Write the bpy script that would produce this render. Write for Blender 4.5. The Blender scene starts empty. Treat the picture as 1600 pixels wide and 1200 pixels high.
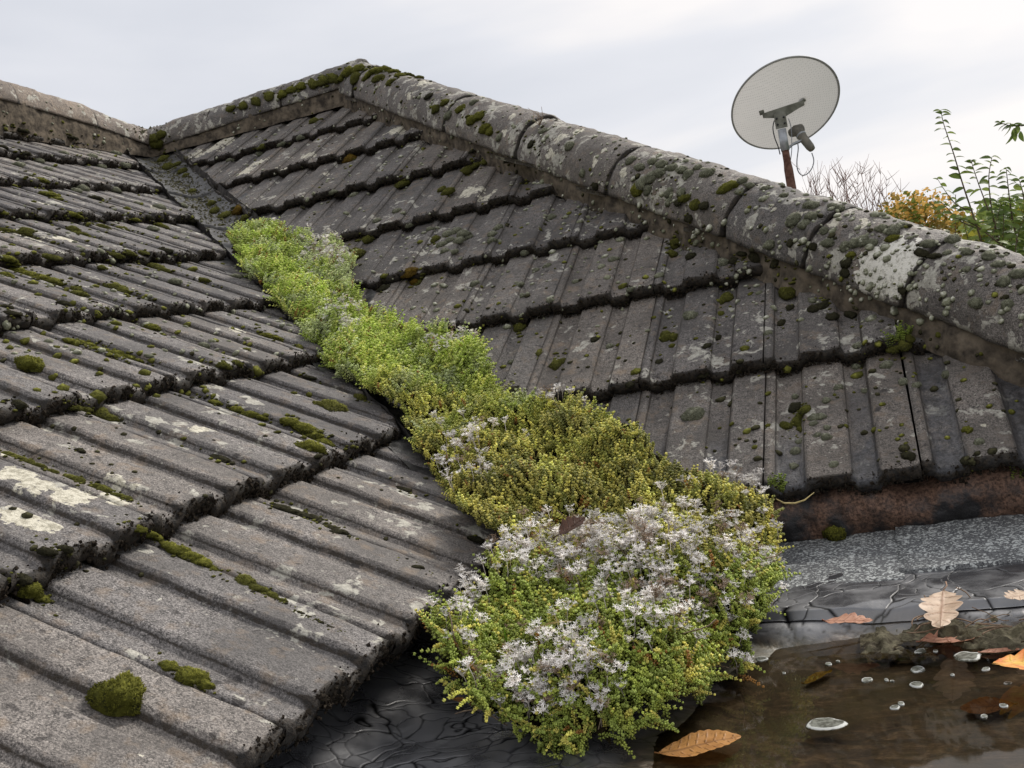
import bpy, bmesh, math, random
import numpy as np
from mathutils import Vector, Matrix, Euler
from mathutils.bvhtree import BVHTree
random.seed(7); RNG = np.random.RandomState(11)
PI = math.pi
S = bpy.context.scene
COL = S.collection

# ------------------------------------------------------------------ camera
F = 1651.7; PITCH, ROLL, YAW = -0.0581015, -0.1785108, 0.3410855
CAM = Vector((3.03979, -4.16538, -1.09221)); TH = 0.527465
cd = Vector((-math.sin(YAW)*math.cos(PITCH), math.cos(YAW)*math.cos(PITCH), math.sin(PITCH)))
r0 = Vector((math.cos(YAW), math.sin(YAW), 0)); u0 = r0.cross(cd)
cr = r0*math.cos(ROLL)+u0*math.sin(ROLL); cu = -r0*math.sin(ROLL)+u0*math.cos(ROLL)
cam_d = bpy.data.cameras.new('camera'); cam = bpy.data.objects.new('camera', cam_d); COL.objects.link(cam)
m3 = Matrix((cr, cu, -cd)).transposed()
cam.matrix_world = Matrix.Translation(CAM) @ m3.to_4x4()
cam_d.sensor_width = 36; cam_d.lens = 36*F/1600; cam_d.clip_start = .01; cam_d.clip_end = 2000
S.camera = cam
S.render.resolution_x = 1024; S.render.resolution_y = 768
S.view_settings.view_transform = 'Standard'; S.view_settings.look = 'None'
S.view_settings.gamma = 1; S.view_settings.use_curve_mapping = False
S.view_settings.exposure = 0.44
# ------------------------------------------------------------------ world: overcast cloud layer over a clear sky
SUN_EL, SUN_AZ = math.radians(38), math.radians(28)      # azimuth measured from +Y towards +X
w = bpy.data.worlds.new('World'); S.world = w; w.use_nodes = True
nt = w.node_tree; nt.nodes.clear()
def N(nt, typ, **kw):
    n = nt.nodes.new(typ)
    for k, v in kw.items():
        if k == 'inp':
            for kk, vv in v.items():
                if isinstance(vv, bpy.types.NodeSocket): nt.links.new(vv, n.inputs[kk])
                else: n.inputs[kk].default_value = vv
        else: setattr(n, k, v)
    return n
def ramp(nt, fac, stops, interp='LINEAR'):
    n = nt.nodes.new('ShaderNodeValToRGB'); n.color_ramp.interpolation = interp
    el = n.color_ramp.elements
    while len(el) < len(stops): el.new(.5)
    for e, (p, c) in zip(el, stops):
        e.position = p; e.color = (c, c, c, 1) if isinstance(c, (int, float)) else (*c[:3], 1)
    nt.links.new(fac, n.inputs[0]); return n.outputs[0]
def mth(nt, op, a, b=None, c=None, clamp=False):
    n = nt.nodes.new('ShaderNodeMath'); n.operation = op; n.use_clamp = clamp
    for i, v in enumerate((a, b, c)):
        if v is None: continue
        if isinstance(v, bpy.types.NodeSocket): nt.links.new(v, n.inputs[i])
        else: n.inputs[i].default_value = v
    return n.outputs[0]
def mixc(nt, fac, a, b, blend='MIX'):
    n = nt.nodes.new('ShaderNodeMix'); n.data_type = 'RGBA'; n.blend_type = blend
    for i, v in ((0, fac), (6, a), (7, b)):
        if isinstance(v, bpy.types.NodeSocket): nt.links.new(v, n.inputs[i])
        elif i == 0: n.inputs[i].default_value = v
        else: n.inputs[i].default_value = (*v[:3], 1)
    return n.outputs[2]
def vmap(nt, vec, scale=(1, 1, 1), rot=(0, 0, 0), loc=(0, 0, 0)):
    n = nt.nodes.new('ShaderNodeMapping'); nt.links.new(vec, n.inputs[0])
    n.inputs['Scale'].default_value = scale; n.inputs['Rotation'].default_value = rot; n.inputs['Location'].default_value = loc
    return n.outputs[0]
def noise(nt, vec, scale, detail=3, rough=.5, dist=0, out='Fac'):
    n = nt.nodes.new('ShaderNodeTexNoise'); nt.links.new(vec, n.inputs['Vector'])
    n.inputs['Scale'].default_value = scale; n.inputs['Detail'].default_value = detail
    n.inputs['Roughness'].default_value = rough; n.inputs['Distortion'].default_value = dist
    return n.outputs[out]
def voro(nt, vec, scale, feature='F1', out='Distance', rnd=1):
    n = nt.nodes.new('ShaderNodeTexVoronoi'); n.feature = feature; nt.links.new(vec, n.inputs['Vector'])
    n.inputs['Scale'].default_value = scale; n.inputs['Randomness'].default_value = rnd
    return n.outputs[out]
sky = N(nt, 'ShaderNodeTexSky', sky_type='NISHITA', sun_disc=False, sun_elevation=SUN_EL, sun_rotation=SUN_AZ)
tc = N(nt, 'ShaderNodeTexCoord')
gen = tc.outputs['Generated']
band = noise(nt, vmap(nt, gen, (1.2, 1.2, 5.5), (.10, .05, .3)), 1.25, 5, .45, .35)
big = noise(nt, vmap(nt, gen, (1, 1, 2.5), loc=(3, 1, 0)), 1.1, 2, .5)
cl = ramp(nt, mth(nt, 'ADD', mth(nt, 'MULTIPLY', band, .6), mth(nt, 'MULTIPLY', big, .4)),
          [(.42, (.51, .53, .58)), (.5, (.595, .605, .645)), (.57, (.74, .715, .71))])
sd = Vector((math.sin(SUN_AZ)*math.cos(SUN_EL*.55), math.cos(SUN_AZ)*math.cos(SUN_EL*.55), math.sin(SUN_EL*.55)))
dt = N(nt, 'ShaderNodeVectorMath', operation='DOT_PRODUCT', inp={0: gen, 1: sd})
glow = mth(nt, 'POWER', mth(nt, 'MAXIMUM', dt.outputs['Value'], 0), 5)
clb = mixc(nt, mth(nt, 'MULTIPLY', glow, .18, clamp=True), cl, (1.0, .965, .93))
skyc = N(nt, 'ShaderNodeVectorMath', operation='SCALE', inp={0: sky.outputs[0], 'Scale': .1})
fin = mixc(nt, .97, skyc.outputs[0], clb)
bg = N(nt, 'ShaderNodeBackground', inp={0: fin, 1: 0.97})
wo = N(nt, 'ShaderNodeOutputWorld', inp={0: bg.outputs[0]})
# ------------------------------------------------------------------ sun through cloud
sl = bpy.data.lights.new('sun', 'SUN'); sl.energy = 2.5; sl.angle = math.radians(14); sl.color = (1, .95, .88)
so = bpy.data.objects.new('sun', sl); COL.objects.link(so)
sv = Vector((math.sin(SUN_AZ)*math.cos(SUN_EL), math.cos(SUN_AZ)*math.cos(SUN_EL), math.sin(SUN_EL)))
so.rotation_euler = sv.to_track_quat('Z', 'Y').to_euler(); so.location = (0, 0, 12)

# ------------------------------------------------------------------ helpers
def tag(o, label=None, cat=None, group=None, kind=None):
    if label: o['label'] = label
    if cat: o['category'] = cat
    if group: o['group'] = group
    if kind: o['kind'] = kind
    return o
def empty(name, loc=(0, 0, 0)):
    o = bpy.data.objects.new(name, None); COL.objects.link(o); o.location = loc; o.empty_display_size = .05; return o
def link(name, me, parent=None, mw=None):
    o = bpy.data.objects.new(name, me); COL.objects.link(o)
    if parent is not None:
        o.parent = parent
        if mw is not None: o.matrix_local = Matrix.Translation(-Vector(parent.location)) @ mw
        else: o.matrix_local = Matrix.Translation(-Vector(parent.location))
    elif mw is not None: o.matrix_world = mw
    return o
def mesh(name, V, Fc, mat=None, smooth=True, attrs=None):
    me = bpy.data.meshes.new(name)
    V = np.asarray(V, dtype=np.float32).reshape(-1, 3)
    if isinstance(Fc, np.ndarray):
        nf, k = Fc.shape
        me.vertices.add(len(V)); me.vertices.foreach_set('co', V.ravel())
        me.loops.add(nf*k); me.polygons.add(nf)
        me.loops.foreach_set('vertex_index', Fc.astype(np.int32).ravel())
        me.polygons.foreach_set('loop_start', np.arange(0, nf*k, k, dtype=np.int32))
        me.update(calc_edges=True)
    else:
        me.from_pydata([tuple(v) for v in V], [], Fc)
    me.polygons.foreach_set('use_smooth', [smooth]*len(me.polygons))
    if mat: me.materials.append(mat)
    if attrs:
        for k, a in attrs.items():
            at = me.attributes.new(k, 'FLOAT', 'POINT'); at.data.foreach_set('value', np.asarray(a, np.float32))
    me.update(); return me
def hsh(ix, iy, iz, seed):
    n = (ix*374761393 + iy*668265263 + iz*2147483647 + seed*974711) & 0xffffffff
    n = ((n ^ (n >> 13))*1274126177) & 0xffffffff
    n = ((n ^ (n >> 16))*2246822519) & 0xffffffff
    return ((n ^ (n >> 15)) & 0xffff)/65535.0
def vn(P, scale, seed=0):
    P = np.asarray(P, float)*scale; I = np.floor(P).astype(np.int64); f = P-I; f = f*f*(3-2*f)
    r = 0
    for dx in (0, 1):
        for dy in (0, 1):
            for dz in (0, 1):
                wgt = (f[..., 0] if dx else 1-f[..., 0])*(f[..., 1] if dy else 1-f[..., 1])*(f[..., 2] if dz else 1-f[..., 2])
                r = r+wgt*hsh(I[..., 0]+dx, I[..., 1]+dy, I[..., 2]+dz, seed)
    return r*2-1
def fbm(P, scale, octs=3, seed=0, gain=.5):
    a, r = 1, 0
    for i in range(octs): r = r+a*vn(P, scale*2**i, seed+i*17); a *= gain
    return r
def sstep(a, b, x): t = np.clip((x-a)/(b-a), 0, 1); return t*t*(3-2*t)
def ray(px, py): return (cd + cr*((px-800)/F) - cu*((py-600)/F)).normalized()
def onz(px, py, z): v = ray(px, py); return CAM+v*((z-CAM.z)/v.z)
def project(P):
    P = np.asarray(P, float); v = P-np.array(CAM); z = v@np.array(cd)
    return 800+F*(v@np.array(cr))/z, 600-F*(v@np.array(cu))/z, z
def grid_faces(nu, nv, off=0):
    a = np.arange(nu*nv).reshape(nu, nv)+off
    return np.stack([a[:-1, :-1], a[1:, :-1], a[1:, 1:], a[:-1, 1:]], -1).reshape(-1, 4)
def tube(pts, rads, n=6):
    pts = [Vector(p) for p in pts]; V = []; Fc = []
    for i, p in enumerate(pts):
        d = (pts[min(i+1, len(pts)-1)]-pts[max(i-1, 0)]).normalized()
        a = d.orthogonal().normalized(); b = d.cross(a)
        if i and V:
            pa = prev - d*prev.dot(d)
            if pa.length > 1e-6: a = pa.normalized(); b = d.cross(a)
        prev = a
        for k in range(n):
            t = 2*PI*k/n; V.append(p+(a*math.cos(t)+b*math.sin(t))*rads[i])
    for i in range(len(pts)-1):
        for k in range(n): Fc.append((i*n+k, i*n+(k+1) % n, (i+1)*n+(k+1) % n, (i+1)*n+k))
    Fc.append(tuple(range(n-1, -1, -1))); Fc.append(tuple(range((len(pts)-1)*n, len(pts)*n)))
    return V, Fc
class MB:
    def __init__(s): s.V = []; s.F = []
    def add(s, V, Fc):
        o = len(s.V); s.V += [tuple(v) for v in V]; s.F += [tuple(int(i)+o for i in f) for f in Fc]
    def tube(s, pts, rads, n=6): s.add(*tube(pts, rads if isinstance(rads, (list, tuple)) else [rads]*len(pts), n))
    def box(s, c, x, y, z, hx, hy, hz):
        c, x, y, z = map(Vector, (c, x, y, z)); V = [c+x*hx*i+y*hy*j+z*hz*k for i in (-1, 1) for j in (-1, 1) for k in (-1, 1)]
        s.add(V, [(0, 1, 3, 2), (4, 6, 7, 5), (0, 4, 5, 1), (2, 3, 7, 6), (0, 2, 6, 4), (1, 5, 7, 3)])
    def me(s, name, mat, smooth=True): return mesh(name, s.V, s.F, mat, smooth)

# ------------------------------------------------------------------ materials
def newmat(name):
    m = bpy.data.materials.new(name); m.use_nodes = True; nt = m.node_tree; nt.nodes.clear()
    out = nt.nodes.new('ShaderNodeOutputMaterial'); b = nt.nodes.new('ShaderNodeBsdfPrincipled'); nt.links.new(b.outputs[0], out.inputs[0])
    g = nt.nodes.new('ShaderNodeNewGeometry'); return m, nt, b, g.outputs['Position'], out
def setp(nt, b, **kw):
    for k, v in kw.items():
        k = {'col': 'Base Color', 'rough': 'Roughness', 'spec': 'Specular IOR Level', 'metal': 'Metallic', 'normal': 'Normal', 'alpha': 'Alpha',
             'trans': 'Transmission Weight', 'coat': 'Coat Weight'}[k]
        if isinstance(v, bpy.types.NodeSocket): nt.links.new(v, b.inputs[k])
        elif k == 'Base Color': b.inputs[k].default_value = (*v[:3], 1)
        else: b.inputs[k].default_value = v
def bump(nt, h, strength=.5, dist=.002, normal=None):
    n = nt.nodes.new('ShaderNodeBump'); n.inputs['Strength'].default_value = strength; n.inputs['Distance'].default_value = dist
    nt.links.new(h, n.inputs['Height'])
    if normal: nt.links.new(normal, n.inputs['Normal'])
    return n.outputs[0]
def attr(nt, name, typ='GEOMETRY', out='Fac'):
    n = nt.nodes.new('ShaderNodeAttribute'); n.attribute_type = typ; n.attribute_name = name; return n.outputs[out]
def blobmask(nt, pos, blobs, wob, frag=1.0):
    """union of soft ragged patches at given places (lichen colonies)"""
    acc = None
    for (p, r) in blobs:
        d = N(nt, 'ShaderNodeVectorMath', operation='DISTANCE', inp={0: pos, 1: p}).outputs['Value']
        v = mth(nt, 'SUBTRACT', 1.0, mth(nt, 'DIVIDE', d, r))
        acc = v if acc is None else mth(nt, 'MAXIMUM', acc, v)
    cell = voro(nt, pos, 62); c2 = voro(nt, pos, 24)
    v = mth(nt, 'ADD', acc, mth(nt, 'MULTIPLY', mth(nt, 'SUBTRACT', wob, .5), 1.7))
    v = mth(nt, 'SUBTRACT', v, mth(nt, 'ADD', mth(nt, 'MULTIPLY', cell, frag*.65), mth(nt, 'MULTIPLY', c2, frag*.7)))
    return ramp(nt, v, [(.06, 0), (.11, 1)])
def concrete(name, tint, blobs=(), lichen=.5, cap=False, wet=False):
    m, nt, b, pos, out = newmat(name)
    gr = noise(nt, pos, 400, 2, .75); gr2 = noise(nt, pos, 110, 4, .75); lo = noise(nt, pos, 7, 4, .55); mid = noise(nt, pos, 34, 4, .6)
    g = mth(nt, 'ADD', mth(nt, 'MULTIPLY', gr, .62), mth(nt, 'MULTIPLY', gr2, .38))
    dk = tuple(c*.26 for c in tint); lt = tuple(min(1, c*2.0) for c in tint)
    c = ramp(nt, g, [(.40, dk), (.5, tint), (.62, lt)])
    c = mixc(nt, ramp(nt, noise(nt, vmap(nt, pos, loc=(2, 7, 4)), 430, 1, .5), [(.60, 0), (.68, .55)]), c, tuple(min(1, q*3.0) for q in tint))
    c = mixc(nt, ramp(nt, lo, [(.35, .75), (.62, 0)]), c, tuple(q*.52 for q in tint))          # grime
    c = mixc(nt, ramp(nt, mid, [(.54, 0), (.70, .42)]), c, (.27, .20, .135))                   # ochre algae and bare sand
    rnd = N(nt, 'ShaderNodeObjectInfo').outputs['Random']
    c = mixc(nt, 1.0, c, ramp(nt, rnd, [(0, (.76, .75, .76)), (.5, (.98, .97, .96)), (1, (1.2, 1.14, 1.06))]), 'MULTIPLY')
    # scattered crust lichen, pale
    vz = noise(nt, pos, 26, 5, .62, .3); msk = noise(nt, vmap(nt, pos, loc=(5, 2, 1)), 4.2, 2, .5)
    lf = ramp(nt, mth(nt, 'ADD', vz, mth(nt, 'MULTIPLY', msk, .35)), [(.815-lichen*.08, 0), (.85-lichen*.08, .85)])
    speck = ramp(nt, voro(nt, pos, 90), [(.12, .9), (.20, 0)])
    sm = ramp(nt, noise(nt, pos, 12, 3, .6), [(.5, 0), (.62, .8)])
    lcol = mixc(nt, ramp(nt, gr2, [(.4, 0), (.6, 1)]), (.34, .32, .27), (.56, .54, .46))
    c = mixc(nt, lf, c, lcol); c = mixc(nt, mth(nt, 'MULTIPLY', speck, sm), c, (.42, .40, .34))
    # black spotting
    bs = ramp(nt, noise(nt, vmap(nt, pos, loc=(9, 9, 9)), 48, 4, .6), [(.62, 0), (.68, .8)])
    c = mixc(nt, bs, c, (.035, .03, .028))
    if blobs:
        bm = blobmask(nt, pos, blobs, noise(nt, pos, 60, 4, .65), .85 if cap else .45)
        c = mixc(nt, bm, c, mixc(nt, ramp(nt, gr2, [(.40, 0), (.56, 1)]), (.36, .33, .25), (.66, .62, .50)))
    if cap and blobs:
        bm = blobmask(nt, pos, lichBig, noise(nt, pos, 45, 5, .6), .10)
        c = mixc(nt, bm, c, mixc(nt, ramp(nt, gr2, [(.36, 0), (.50, 1)]), (.40, .38, .31), (.80, .77, .68)))
    cr_ = attr(nt, 'crust')  # dark mask: edge crust plus shade painted on the tile rib sides
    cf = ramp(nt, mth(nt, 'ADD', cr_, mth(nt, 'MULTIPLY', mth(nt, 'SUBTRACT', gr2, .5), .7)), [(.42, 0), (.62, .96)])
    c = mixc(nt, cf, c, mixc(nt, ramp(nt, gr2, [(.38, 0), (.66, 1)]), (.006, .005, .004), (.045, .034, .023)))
    rough = .74
    if wet:
        # bitumen-painted and wet stretch of the tiles by the eave: mask from position
        sx = nt.nodes.new('ShaderNodeSeparateXYZ'); nt.links.new(pos, sx.inputs[0])
        yy = N(nt, 'ShaderNodeMapRange', inp={0: sx.outputs[1], 1: -2.12, 2: -2.42, 3: 0., 4: 1.}).outputs[0]
        xx = N(nt, 'ShaderNodeMapRange', inp={0: sx.outputs[0], 1: 2.55, 2: 3.2, 3: 0., 4: 1.}).outputs[0]
        y2 = N(nt, 'ShaderNodeMapRange', inp={0: sx.outputs[1], 1: -1.98, 2: -2.2, 3: 0., 4: 1.}).outputs[0]
        tr = attr(nt, 'trough')
        e1 = mth(nt, 'MULTIPLY', mth(nt, 'MAXIMUM', yy, mth(nt, 'MULTIPLY', xx, y2)), mth(nt, 'ADD', mth(nt, 'MULTIPLY', tr, .34), .30))
        wm = ramp(nt, mth(nt, 'ADD', e1, mth(nt, 'MULTIPLY', mth(nt, 'SUBTRACT', mid, .5), .9)), [(.32, 0), (.55, .85)])
        c = mixc(nt, mth(nt, 'MULTIPLY', wm, .85), c, ramp(nt, gr2, [(.4, (.022, .023, .026)), (.62, (.085, .088, .098))])); rough = mth(nt, 'SUBTRACT', .80, mth(nt, 'MULTIPLY', wm, .55))
        bmp = mth(nt, 'MULTIPLY', g, mth(nt, 'SUBTRACT', 1.0, mth(nt, 'MULTIPLY', wm, .3)))
    else: bmp = g
    h = mth(nt, 'ADD', bmp, mth(nt, 'MULTIPLY', lf, .12))
    setp(nt, b, col=c, rough=rough, spec=.4, normal=bump(nt, h, 1.0, .0035))
    return m
def simple(name, col, rough=.8, spec=.3, nscale=60, namp=.35, bstr=.5, bd=.002, detail=4, metal=0, col2=None):
    m, nt, b, pos, out = newmat(name)
    n1 = noise(nt, pos, nscale, detail, .6)
    c2 = col2 or tuple(min(1, q*(1+namp)) for q in col)
    c = ramp(nt, n1, [(.35, tuple(q*(1-namp) for q in col) if not col2 else col), (.65, c2)])
    setp(nt, b, col=c, rough=rough, spec=spec, metal=metal, normal=bump(nt, n1, bstr, bd)); return m
def mossmat(name, c0, c1, c2, sc=240):
    m, nt, b, pos, out = newmat(name)
    t = attr(nt, 'tip'); n = noise(nt, pos, sc, 2, .5); n2 = noise(nt, pos, 26, 3, .5)
    f = mth(nt, 'ADD', mth(nt, 'MULTIPLY', t, .55), mth(nt, 'MULTIPLY', n, .45))
    c = ramp(nt, f, [(.22, c0), (.5, c1), (.85, c2)])
    rnd = N(nt, 'ShaderNodeObjectInfo').outputs['Random']
    c = mixc(nt, ramp(nt, mth(nt, 'ADD', noise(nt, pos, 75, 2, .5), mth(nt, 'MULTIPLY', rnd, .15)), [(.55, 0), (.70, .75)]), c, tuple(q*.45 for q in c1))
    setp(nt, b, col=c, rough=.95, spec=.1, normal=bump(nt, n, .8, .002)); return m

# ------------------------------------------------------------------ roof geometry constants
G = .345; W = .2425; NL = 2.8426; MR = 2.8237; C_, S_, T_ = math.cos(TH), math.sin(TH), math.tan(TH)
EH = 1.12          # where the short ridge ends and the hip starts
HZ, HR = .004, .1045
def Lpt(s, t, h=0): return Vector((s*C_, -t, -s*S_))+Vector((S_, 0, C_))*h
def Rpt(s, t, h=0): return Vector((t, -s*C_, -s*S_))+Vector((0, -S_, C_))*h
ML = Matrix(((0, -C_, S_), (1, 0, 0), (0, S_, C_)))        # columns: right, upslope, normal
MRm = Matrix(((1, 0, 0), (0, C_, -S_), (0, S_, C_)))
def hipt(t, phi, r, side=1, zc=HZ):
    dn = Vector((1, -1, -T_)).normalized(); sd_ = Vector((-1, -1, 0)).normalized(); up = sd_.cross(dn)
    if up.z < 0: up = -up
    return Vector((EH, 0, zc))+dn*t+(sd_*math.cos(phi)+up*math.sin(phi))*r
def onLp(px, py): n = Vector((S_, 0, C_)); v = ray(px, py); return CAM-v*(CAM.dot(n)/v.dot(n))
def onRp(px, py): n = Vector((0, -S_, C_)); v = ray(px, py); return CAM-v*(CAM.dot(n)/v.dot(n))
def onhip(px, py):
    # nearest hit on the hip cylinder
    dn = Vector((1, -1, -T_)).normalized(); o = Vector((EH, 0, HZ)); v = ray(px, py); q = CAM-o
    a = v-dn*v.dot(dn); c = q-dn*q.dot(dn); A = a.dot(a); B = 2*a.dot(c); Cc = c.dot(c)-HR*HR*1.02; D = B*B-4*A*Cc
    t = (-B-math.sqrt(max(D, 0)))/(2*A); return CAM+v*t
def rad(p, px): return px*((p-CAM).dot(cd))/F

lichL = [(onLp(x, y), rad(onLp(x, y), r)) for x, y, r in ((20, 725, 60), (60, 745, 50), (110, 765, 55), (40, 800, 60), (75, 815, 45), (175, 745, 50), (190, 775, 40),
         (15, 690, 35), (310, 657, 30), (345, 660, 24), (375, 850, 36), (410, 852, 26), (60, 365, 40), (20, 350, 40), (105, 368, 34), (250, 322, 22), (70, 315, 14),
         (130, 865, 20), (370, 505, 28), (180, 690, 26), (70, 990, 18), (215, 1170, 28), (105, 1100, 30), (45, 1110, 24), (545, 600, 26), (560, 775, 18))]
lichR = [(onRp(x, y), rad(onRp(x, y), r)) for x, y, r in ((1110, 448, 24), (320, 230, 45), (345, 215, 36), (510, 260, 22), (620, 200, 30), (730, 295, 36), (760, 300, 26), (590, 440, 22),
         (1185, 682, 10), (1540, 660, 12), (380, 265, 30), (400, 248, 26), (440, 260, 18), (480, 240, 20), (655, 195, 20), (690, 430, 16), (1090, 612, 14))]
lichBig = [(onhip(x, y), rad(onhip(x, y), r)) for x, y, r in ((1385, 408, 50), (1412, 400, 42), (1362, 428, 40), (1398, 438, 34))]
lichH = [(onhip(x, y), rad(onhip(x, y), r)) for x, y, r in ((1350, 345, 34), (1310, 340, 30), (1210, 322, 30), (1250, 335, 26),
         (880, 212, 34), (860, 240, 20), (840, 190, 26), (930, 250, 20), (975, 270, 22), (900, 205, 24), (660, 130, 30), (640, 150, 22), (700, 170, 20), (800, 182, 24), (790, 205, 18), (610, 125, 22), (1490, 372, 26), (945, 235, 14), (760, 240, 14))]
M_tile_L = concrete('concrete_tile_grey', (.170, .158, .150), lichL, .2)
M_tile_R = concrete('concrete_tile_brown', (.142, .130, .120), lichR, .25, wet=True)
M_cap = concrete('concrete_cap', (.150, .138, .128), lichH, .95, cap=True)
M_capL = concrete('concrete_cap_brown', (.20, .165, .135), (), .8, cap=True)
M_crust = simple('black_lip_moss', (.030, .024, .018), .95, .05, 160, .6, .9, .003)
M_mortar = simple('bedding_mortar', (.050, .042, .034), .95, .1, 36, .3, 1, .005, 8, col2=(.19, .155, .115))
M_under = simple('roof_underlay', (.02, .019, .018), .9, .1)
M_valley = simple('valley_felt', (.018, .017, .016), .5, .5, 38, .5, 1, .006, 7, col2=(.11, .105, .098))

# ------------------------------------------------------------------ tile mesh
PROF = [(0, 1), (.060, 1), (.100, 0), (.250, 0), (.292, 1), (.556, 1), (.600, 0), (.722, 0), (.764, 1), (.965, 1), (1, 1)]
RIB = .0135
def prof(x):
    x = np.asarray(x)/W; xs = [p[0] for p in PROF]; ys = [p[1] for p in PROF]
    return np.interp(x, xs, ys)
HL = .030; TLEN = .405; THK = .024
XS = np.array(sorted(set(np.round(np.concatenate([np.linspace(0, 1, 27), [.06, .08, .10, .25, .271, .292, .556, .578, .60, .722, .743, .764, .99]]), 4))))*W
YS = np.array([0, .0025, .006, .012, .02, .03, .042, .056, .072, .09, .11, .13, .15, .17, .19, .21, .23, .25, .27, .29, .31, .33, .345, .375, TLEN])
def tile_mesh(seed, mat, coarse=False):
    xs, ys = (XS, YS)
    nx, ny = len(xs), len(ys)
    X, Y = np.meshgrid(np.clip(xs, .0015, W-.0015), ys, indexing='ij')
    p = prof(X); H = HL*(1-Y/G)+(p-1)*RIB
    P = np.stack([X+seed*3.1, Y, H*0+seed*1.7], -1)
    Z = H+.0011*fbm(P, 28, 3, seed)+.0007*vn(P, 160, seed+5)
    ed = np.exp(-Y/.006)
    edx = np.exp(-np.minimum(X, W-X)/.004)
    Z = Z-ed*.0035*(1+vn(P, 70, seed+9))-edx*.0015*(1+vn(P, 60, seed+4))
    Yj = Y+ed*(.0035*vn(P*[1, 0, 1], 60, seed+2)+.003*vn(P*[1, 0, 1], 22, seed+3))
    top = np.stack([X, Yj, Z], -1)
    bot = np.stack([X, Yj+.002*ed*vn(P*[1, 0, 1], 90, seed+8), H-THK], -1)
    mid = np.stack([X, Yj-.002*ed+.003*ed*vn(P*[1, 0, 1], 110, seed+6), H-.5*THK], -1)[:, 0]
    V = np.concatenate([top.reshape(-1, 3), bot.reshape(-1, 3), mid])
    a = np.arange(nx*ny).reshape(nx, ny); bb = a+nx*ny; mm = np.arange(nx)+2*nx*ny
    Fc = [grid_faces(nx, ny), grid_faces(nx, ny, nx*ny)[:, ::-1]]
    q = lambda A, B, C, D: np.stack([A, B, C, D], -1)
    Fc += [q(mm[:-1], mm[1:], a[1:, 0], a[:-1, 0]), q(bb[:-1, 0], bb[1:, 0], mm[1:], mm[:-1])]
    Fc += [q(a[:-1, -1], a[1:, -1], bb[1:, -1], bb[:-1, -1])]
    Fc += [q(bb[0, 1:], bb[0, :-1], a[0, :-1], a[0, 1:])[1:], q(a[-1, 1:], a[-1, :-1], bb[-1, :-1], bb[-1, 1:])[1:]]
    Fc += [np.array([[bb[0, 1], bb[0, 0], a[0, 0], a[0, 1]], [a[-1, 1], a[-1, 0], bb[-1, 0], bb[-1, 1]]])]
    crust = np.exp(-np.maximum(Y-.001, 0)/.007)*1.0  # growth along the lip; painted rib shade is added below
    slope = ((p > .02) & (p < .98)).astype(float)*.58  # rib step sides: shadow bands painted in as dark colour
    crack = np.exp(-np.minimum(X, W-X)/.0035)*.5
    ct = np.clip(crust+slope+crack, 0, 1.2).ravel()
    crust_shade_all = np.concatenate([ct, np.maximum(ct, .9), np.ones(nx)])
    tr = np.concatenate([(1-p).ravel(), (1-p).ravel(), np.zeros(nx)])
    return mesh('roof_tile', V, np.concatenate(Fc), mat, True, {'crust': crust_shade_all, 'trough': tr})
def lump(r, seed, n=1):
    """irregular 8-20 face grain"""
    V = np.array([[1, 0, 0], [-1, 0, 0], [0, 1, 0], [0, -1, 0], [0, 0, 1], [0, 0, -1]], float)
    V = V*(RNG.uniform(.6, 1.25, (6, 1)))*np.array(r)
    Fc = np.array([[0, 2, 4], [2, 1, 4], [1, 3, 4], [3, 0, 4], [2, 0, 5], [1, 2, 5], [3, 1, 5], [0, 3, 5]])
    a, b_, c_ = RNG.uniform(0, 6.28, 3); R = np.array(Euler((a, b_, c_)).to_matrix()); return V@R.T, Fc
def crust_mesh(x0=0., x1=W, n=330):
    Vs, Fs, tp = [], [], []; o = 0
    for i in range(n):
        x = RNG.uniform(x0, x1); k = RNG.rand(); h = HL+(prof(x)-1)*RIB
        big = RNG.rand() < .25
        r = RNG.uniform(.0035, .0062) if big else RNG.uniform(.0016, .0036)
        if k < .8: z = h-RNG.uniform(.003, .032); y = -RNG.uniform(-.003, .004)
        else: z = h-RNG.uniform(-.0008, .002); y = RNG.exponential(.006); r *= .62
        V, Fc = lump((r, r*.8, r*.8), 0); Vs.append(V+[x, y, z]); Fs.append(Fc+o); o += 6
    return mesh('lip_moss', np.concatenate(Vs), np.concatenate(Fs), M_crust, False)
NVAR = 7
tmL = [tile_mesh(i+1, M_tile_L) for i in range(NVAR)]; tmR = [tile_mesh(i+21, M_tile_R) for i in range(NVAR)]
crusts = [crust_mesh() for i in range(NVAR)]
BV, BF = [], []        # world geometry for finding surface points later
def reg(me, mw):
    n = len(me.vertices); co = np.empty(n*3, np.float32); me.vertices.foreach_get('co', co); co = co.reshape(-1, 3)
    M = np.array(mw); co = co@M[:3, :3].T+M[:3, 3]; off = len(BV); BV.extend(map(tuple, co))
    for p in me.polygons: BF.append(tuple(v+off for v in p.vertices))
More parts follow.
